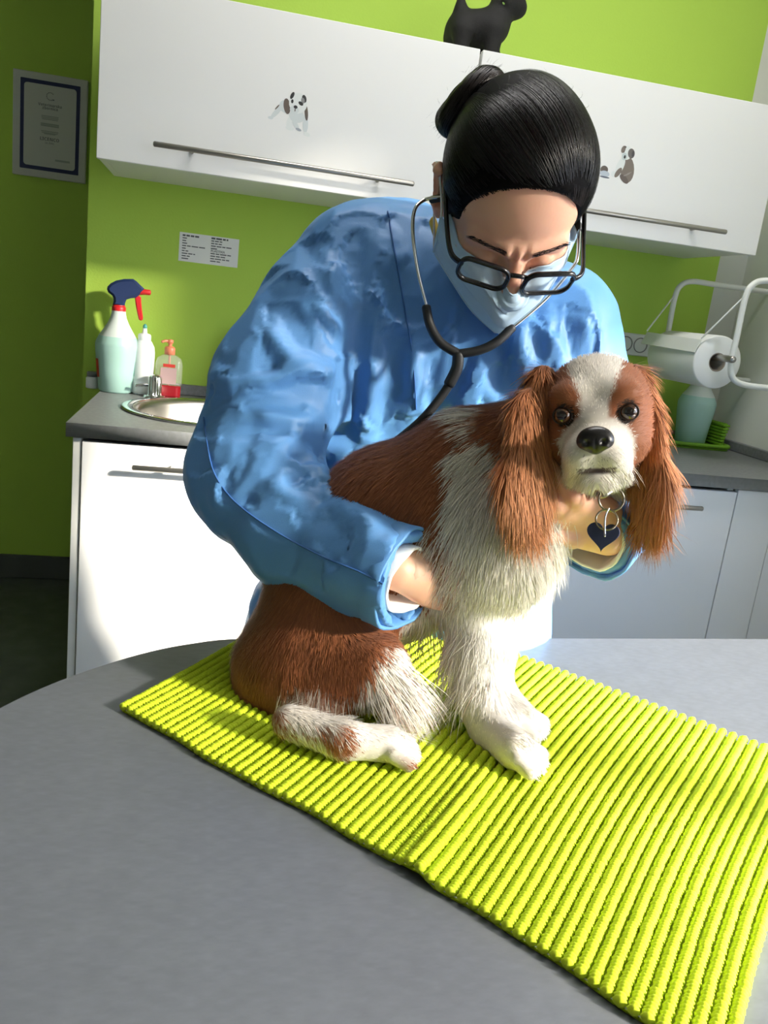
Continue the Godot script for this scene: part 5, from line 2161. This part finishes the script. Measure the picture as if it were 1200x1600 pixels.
func build_wall_things() -> void:
	var ink := paint(Color8(92, 96, 98), 0.8)
	# notice
	var a := on_z(281, 362, WALL_Z)
	var b := on_z(374, 374, WALL_Z)
	var c := on_z(278, 407, WALL_Z)
	var w := b.x - a.x
	var h := a.y - c.y
	var nt := thing("notice", "small white printed notice on the green wall above the sink", "notice", Vector3(a.x + w / 2, a.y - h / 2, WALL_Z))
	put(box_mesh(Vector3(-w / 2, -h / 2, 0.0002), Vector3(w / 2, h / 2, 0.001)), "sheet", M.paper, nt)
	var lines := st_new()
	var widths := [[0.44, 0.12, 0.1, 0.13, 0.62, 0.1, 0.2, 0.36, 0.22, 0.2], [0.46, 0.3, 0.34, 0.56, 0.2, 0.0, 0.58, 0.44, 0.52, 0.3]]
	for col in 2:
		for k in 10:
			var x0 := -w / 2 + w * (0.05 + col * 0.48)
			var y0 := h / 2 - h * (0.1 + k * 0.088 - col * 0.02)
			var left: float = widths[col][k] * w * 0.62
			while left > 0.004:                    # words of a line
				var wd := minf(left, rng.randf_range(0.007, 0.017))
				box(lines, Vector3(x0, y0 - h * (0.03 if k == 0 else 0.022), 0.001), Vector3(x0 + wd, y0 + h * (0.03 if k == 0 else 0.014), 0.0013))
				x0 += wd + 0.002
				left -= wd + 0.002
	put(done(lines), "print", ink, nt).set_meta("kind", "stuff")
	text_part("PLASTIKA", 0.008, Vector3(w * 0.15, h / 2 - h * 0.52, 0.0014), nt, ink, true)
	# framed certificate on the far dark wall
	var zf := -3.3
	var p0 := on_z(22, 108, zf)
	var p1 := on_z(139, 122, zf)
	var p2 := on_z(22, 272, zf)
	var fw := p1.x - p0.x
	var fh := p0.y - p2.y
	var fr := thing("framed_certificate", "certificate with a dark blue border in a pale frame on the shaded wall", "picture", Vector3(p0.x + fw / 2, p0.y - fh / 2, zf))
	var pale := paint(Color8(206, 208, 200), 0.6)
	var navy := paint(Color8(38, 46, 92), 0.6)
	put(box_mesh(Vector3(-fw / 2, -fh / 2, 0.0), Vector3(fw / 2, fh / 2, 0.016), 0.002), "frame", pale, fr)
	put(slab_mesh(round_rect(fw * 0.8, fh * 0.86, 0.002, 2), 0.001, 0.0, Transform3D(Basis(), Vector3(0, 0, 0.016))), "border", navy, fr)
	put(slab_mesh(round_rect(fw * 0.7, fh * 0.785, 0.01, 4), 0.001, 0.0, Transform3D(Basis(), Vector3(0, 0, 0.0172))), "document", pale, fr)
	var grey := paint(Color8(112, 116, 118), 0.8)
	var faint := paint(Color8(160, 166, 160), 0.8)
	var z := 0.0184
	var emblem := st_new()
	for i in 11:
		var t0 := 0.8 + 4.6 * i / 11.0
		box(emblem, Vector3(cos(t0) * 0.012 - 0.0015, sin(t0) * 0.012 - 0.0015, 0), Vector3(cos(t0) * 0.012 + 0.0015, sin(t0) * 0.012 + 0.0015, 0.0004))
	box(emblem, Vector3(0.006, -0.012, 0), Vector3(0.013, -0.008, 0.0004))
	put(done(emblem), "emblem", grey, fr, Transform3D(Basis(), Vector3(0, fh * 0.29, z))).set_meta("kind", "stuff")
	text_part("Veterinarska", 0.0125, Vector3(0, fh * 0.205, z), fr, grey, true)
	text_part("zbornica", 0.0125, Vector3(0, fh * 0.175, z), fr, grey, true)
	text_part("LICENCO", 0.015, Vector3(0, -fh * 0.12, z), fr, grey, true)
	text_part("za delo", 0.0095, Vector3(0, -fh * 0.155, z), fr, grey)
	var fl := st_new()
	for q in [[0.1, 0.03], [0.085, 0.03], [0.07, 0.028], [-0.045, 0.03], [-0.06, 0.028], [-0.07, 0.02]]:
		box(fl, Vector3(-fw * 0.5 * q[1] / 0.13, fh * q[0] - 0.0015, z), Vector3(fw * 0.5 * q[1] / 0.13, fh * q[0] + 0.0015, z + 0.0002))
	for q in [[0.025, 0.032], [0.008, 0.032]]:
		box(fl, Vector3(-fw * 0.5 * q[1] / 0.13, fh * q[0] - 0.0025, z), Vector3(fw * 0.5 * q[1] / 0.13, fh * q[0] + 0.0025, z + 0.0002))
	box(fl, Vector3(fw * 0.08, -fh * 0.325, z), Vector3(fw * 0.28, -fh * 0.305, z + 0.0002))
	put(done(fl), "print_lines", faint, fr).set_meta("kind", "stuff")
	# stickers on the cabinet doors
	var print := paint(Color.WHITE, 0.5)
	print.vertex_color_use_as_albedo = true
	var white := Color(0.62, 0.67, 0.67)
	var pale_w := Color(0.74, 0.77, 0.75)
	var brown := Color(0.13, 0.105, 0.09)
	var tan := Color(0.2, 0.165, 0.14)
	var dark := Color(0.03, 0.028, 0.028)
	var zd := -1.962
	var s1 := on_z(455, 176, zd)
	var k1 := 2.02 / FOCAL * 90.0 / 1200.0 * 1.02
	var st1 := thing("puppy_sticker", "sticker of a running brown and white puppy on the wall cabinet door", "sticker", Vector3(s1.x, s1.y, zd))
	st1.rotation.z = -0.05
	put(print_mesh([[330, 520, 150, 42, -0.95, white], [235, 640, 48, 26, 0.0, white], [330, 440, 60, 12, -0.95, brown], [470, 400, 110, 105, 0.4, white], [500, 390, 62, 130, -0.25, brown], [590, 660, 62, 120, 0.05, pale_w], [600, 745, 80, 35, 0.0, pale_w], [700, 670, 40, 90, -0.75, white], [760, 735, 55, 24, 0.2, Color(0.35, 0.38, 0.42)],
		[700, 520, 140, 110, 0.0, white], [870, 620, 50, 150, -0.12, white], [920, 785, 62, 36, 0.2, pale_w], [860, 430, 32, 130, -0.2, brown], [690, 300, 165, 175, 0.0, pale_w], [570, 195, 30, 66, 0.35, dark], [790, 205, 40, 66, -0.35, dark], [770, 240, 34, 50, -0.3, Color(0.25, 0.25, 0.25)], [583, 290, 22, 34, 0.0, dark], [740, 295, 48, 30, 0.4, dark], [640, 420, 85, 62, 0.0, white], [655, 372, 36, 28, 0.0, dark], [652, 425, 10, 26, 0.0, brown]], 590, 480, k1), "print", print, st1)
	var s2 := on_z(976, 256, zd)
	var k2 := 2.13 / FOCAL * 80.0 / 1200.0
	var st2 := thing("puppy_sticker", "sticker of a sitting brown and white puppy on the corner wall cabinet", "sticker", Vector3(s2.x, s2.y, zd))
	st2.rotation.z = -0.05
	put(print_mesh([[780, 640, 160, 270, -0.25, tan], [600, 600, 85, 190, 0.25, pale_w], [490, 790, 62, 62, 0.0, pale_w], [585, 740, 52, 120, 0.5, tan], [820, 770, 110, 110, 0.0, tan], [750, 840, 130, 60, 0.55, brown], [790, 745, 80, 14, -0.5, Color(0.3, 0.27, 0.24)], [840, 700, 60, 10, -0.5, Color(0.3, 0.27, 0.24)], [690, 320, 120, 140, 0.1, pale_w], [790, 310, 80, 100, -0.3, Color(0.14, 0.125, 0.12)], [830, 310, 30, 62, -0.1, Color(0.07, 0.065, 0.07)], [590, 265, 48, 76, 0.2, tan], [620, 210, 30, 20, 0.0, brown], [650, 400, 62, 76, 0.0, Color(0.55, 0.62, 0.62)], [657, 405, 24, 36, 0.0, dark], [610, 310, 16, 20, 0.0, brown]], 690, 540, k2), "print", print, st2)
	var s3 := on_z(945, 270, zd)
	var st3 := thing("bowl_sticker", "sticker of a filled feeding bowl beside the sitting puppy sticker", "sticker", Vector3(s3.x, s3.y, zd))
	st3.rotation.z = -0.05
	put(print_mesh([[190, 690, 90, 80, 0.0, brown], [220, 770, 115, 62, 0.0, Color(0.5, 0.56, 0.62)], [235, 835, 118, 18, 0.0, Color(0.12, 0.13, 0.17)]], 220, 750, k2), "print", print, st3)
	# double socket
	var e0 := on_z(958, 517, WALL_Z)
	var e1 := on_z(1012, 558, WALL_Z)
	var so := thing("double_socket", "white double wall socket beside the paper roll", "socket", Vector3((e0.x + e1.x) / 2, (e0.y + e1.y) / 2, WALL_Z))
	put(slab_mesh(round_rect(e1.x - e0.x, e0.y - e1.y, 0.006, 4), 0.011, 0.003), "plate", M.tube_white, so)
	var cavity := paint(Color8(150, 150, 144), 0.5)
	for x in [-0.022, 0.026]:
		var turn_z := Transform3D(Basis(Vector3.RIGHT, Vector3(0, 0, 1), Vector3(0, -1, 0)), Vector3(x, 0, 0.0112))
		var sk := put(lathe_mesh([Vector2(0.022, 0.0), Vector2(0.022, 0.002), Vector2(0.0195, 0.002), Vector2(0.0185, -0.002), Vector2(0.0, -0.002)], 28, turn_z), "outlet", cavity, so)
		for y in [-0.0055, 0.0055]:
			put(lathe_mesh([Vector2(0.0, 0.0004), Vector2(0.0026, 0.0004), Vector2(0.0026, 0.0)], 10, Transform3D(turn_z.basis, Vector3(x + y, 0, 0.0092))), "pin_hole", M.black, sk)
	paper_roll()
	toy_dog()


func paper_roll() -> void:
	var zn := -1.85
	var zf := -2.17
	var x := 1.245
	var t := thing("roll_holder", "white bent-tube paper roll holder fixed to the right wall", "roll holder", Vector3(RIGHT_X, 1.23, -2.0))
	var inv := t.transform.affine_inverse()
	for z in [zn, zf]:
		put(tube_mesh(curve([Vector3(RIGHT_X - 0.002, 1.357, z), Vector3(x + 0.12, 1.357, z), Vector3(x + 0.045, 1.357, z), Vector3(x + 0.012, 1.343, z), Vector3(x, 1.31, z), Vector3(x, 1.22, z), Vector3(x, 1.155, z), Vector3(x + 0.012, 1.122, z), Vector3(x + 0.045, 1.108, z), Vector3(x + 0.12, 1.106, z), Vector3(RIGHT_X - 0.002, 1.106, z)], 6), 0.0075, 12), "side_frame", M.tube_white, t, inv)
	var spindle := Vector3(x - 0.005, 1.165, 0)
	put(tube_mesh(PackedVector3Array([spindle + Vector3(0, 0, zf), spindle + Vector3(0, 0, zn + 0.012)]), 0.0085, 12), "spindle", M.steel, t, inv)
	# swinging tear bar on two thin rods
	var q0 := Vector3(x - 0.075, 1.205, zf + 0.02)
	var q1 := Vector3(x - 0.062, 1.2, zn - 0.05)
	put(tube_mesh(PackedVector3Array([Vector3(x, 1.318, zf), q0 + Vector3(0, 0.006, 0)]), 0.0022, 8), "rod", M.tube_white, t, inv)
	put(tube_mesh(PackedVector3Array([Vector3(x, 1.318, zn), q1 + Vector3(0, 0.006, 0)]), 0.0022, 8), "rod", M.tube_white, t, inv)
	var bar := st_new()
	var d := (q1 - q0).normalized()
	var u := Vector3(-0.35, -0.93, 0)
	u = (u - d * u.dot(d)).normalized()
	box(bar, Vector3(0, -0.003, -0.0012), Vector3(q0.distance_to(q1), 0.032, 0.0012), 0.0005, Transform3D(Basis(d, u, d.cross(u)), q0))
	put(done(bar), "tear_bar", M.tube_white, t, inv)
	# the roll itself
	var r := thing("paper_roll", "thick white paper towel roll on the bent-tube holder", "paper roll", Vector3(spindle.x, spindle.y - 0.012, zn - 0.05))
	var ax := Transform3D(Basis(Vector3.RIGHT, Vector3(0, 0, -1), Vector3(0, 1, 0)), Vector3.ZERO)
	var len := 0.235
	put(lathe_mesh([Vector2(0.0235, 0.0), Vector2(0.063, 0.0), Vector2(0.0655, 0.002), Vector2(0.066, 0.006), Vector2(0.066, len - 0.004), Vector2(0.064, len), Vector2(0.0235, len)], 48, ax), "paper", M.paper, r)
	put(lathe_mesh([Vector2(0.0205, 0.001), Vector2(0.0235, 0.0), Vector2(0.0235, len), Vector2(0.0205, len), Vector2(0.0205, 0.001)], 32, ax), "core", paint(Color8(150, 140, 126), 0.8), r)


func toy_dog() -> void:
	var zt := -2.08
	var p := func(x: float, y: float) -> Vector3:
		return on_z(690.0 + x / 8.0, y / 8.0, zt)
	var foot := on_z(750, 82, zt)
	var top := 1.768
	var t := thing("toy_dog", "black toy dog with a lavender collar standing on the wall cabinets", "toy", Vector3(foot.x, top, zt))
	var inv := t.transform.affine_inverse()
	var black := paint(Color8(19, 18, 18), 0.8)
	relief(black, M.fine, 30.0, 0.05)
	var f := Field.new()
	var back := Vector3(0, 0, 0.035)
	f.bone(p.call(270, 320), p.call(640, 330), 0.034, 0.036, 0.03)
	f.bone(p.call(250, 360) - back, p.call(620, 400) - back, 0.03, 0.03, 0.03)
	f.bone(p.call(640, 320), p.call(800, 60), 0.034, 0.026, 0.02)
	f.ball(p.call(830, 40), Vector3(0.038, 0.034, 0.034), 0.015)
	f.bone(p.call(850, 40), p.call(955, 110), 0.03, 0.02, 0.015)
	f.ball(p.call(760, -60) + back, Vector3(0.012, 0.028, 0.008), 0.01)
	f.ball(p.call(760, -60) - back, Vector3(0.012, 0.028, 0.008), 0.01)
	f.chain([p.call(245, 260), p.call(240, 120), p.call(245, -40)], [0.017, 0.0125, 0.009], 0.012)
	for z in [back * 0.6, back * -1.6]:
		for q in [[230, 420, 215], [620, 420, 690]]:
			var hip: Vector3 = p.call(q[0], q[1]) + z
			var toe: Vector3 = p.call(q[2], 600)
			f.bone(hip, Vector3(hip.x, top + 0.012, zt + z.z), 0.024, 0.016, 0.015)
			f.bone(Vector3(hip.x, top + 0.0115, zt + z.z), Vector3(toe.x + 0.012, top + 0.0115, zt + z.z), 0.0135, 0.0115, 0.012)
	f.mesh_it(0.0045)
	put(f.array_mesh(), "body", black, t, inv)
	var c0: Vector3 = p.call(752, 135)
	var axis: Vector3 = (p.call(800, 60) - p.call(640, 320)).normalized()
	var s1 := axis.cross(Vector3.BACK).normalized()
	var s2 := axis.cross(s1)
	var st := st_new()
	var rows := []
	for q in [[-0.0065, 0.0292], [-0.006, 0.0315], [0.006, 0.0305], [0.0065, 0.0282]]:
		var row := PackedVector3Array()
		for j in 32:
			var an := TAU * j / 32
			row.append(c0 + axis * q[0] + (s1 * cos(an) + s2 * sin(an)) * q[1])
		rows.append(row)
	sheet(st, rows, true)
	var lavender := paint(Color8(150, 160, 200), 0.6)
	lavender.albedo_texture = noise_tex(0.2, 128, 2, 0.7, 1.0, FastNoiseLite.TYPE_CELLULAR)
	lavender.uv1_triplanar = true
	lavender.uv1_scale = Vector3.ONE * 20
	put(done(st), "collar", lavender, t, inv)
	var stud: Vector3 = p.call(728, 92)
	put(tube_mesh(PackedVector3Array([stud + Vector3(0, 0, 0.026), stud + Vector3(0, 0, 0.033)]), 0.0052, 16), "collar_stud", paint(Color8(150, 190, 90), 0.5), t, inv)
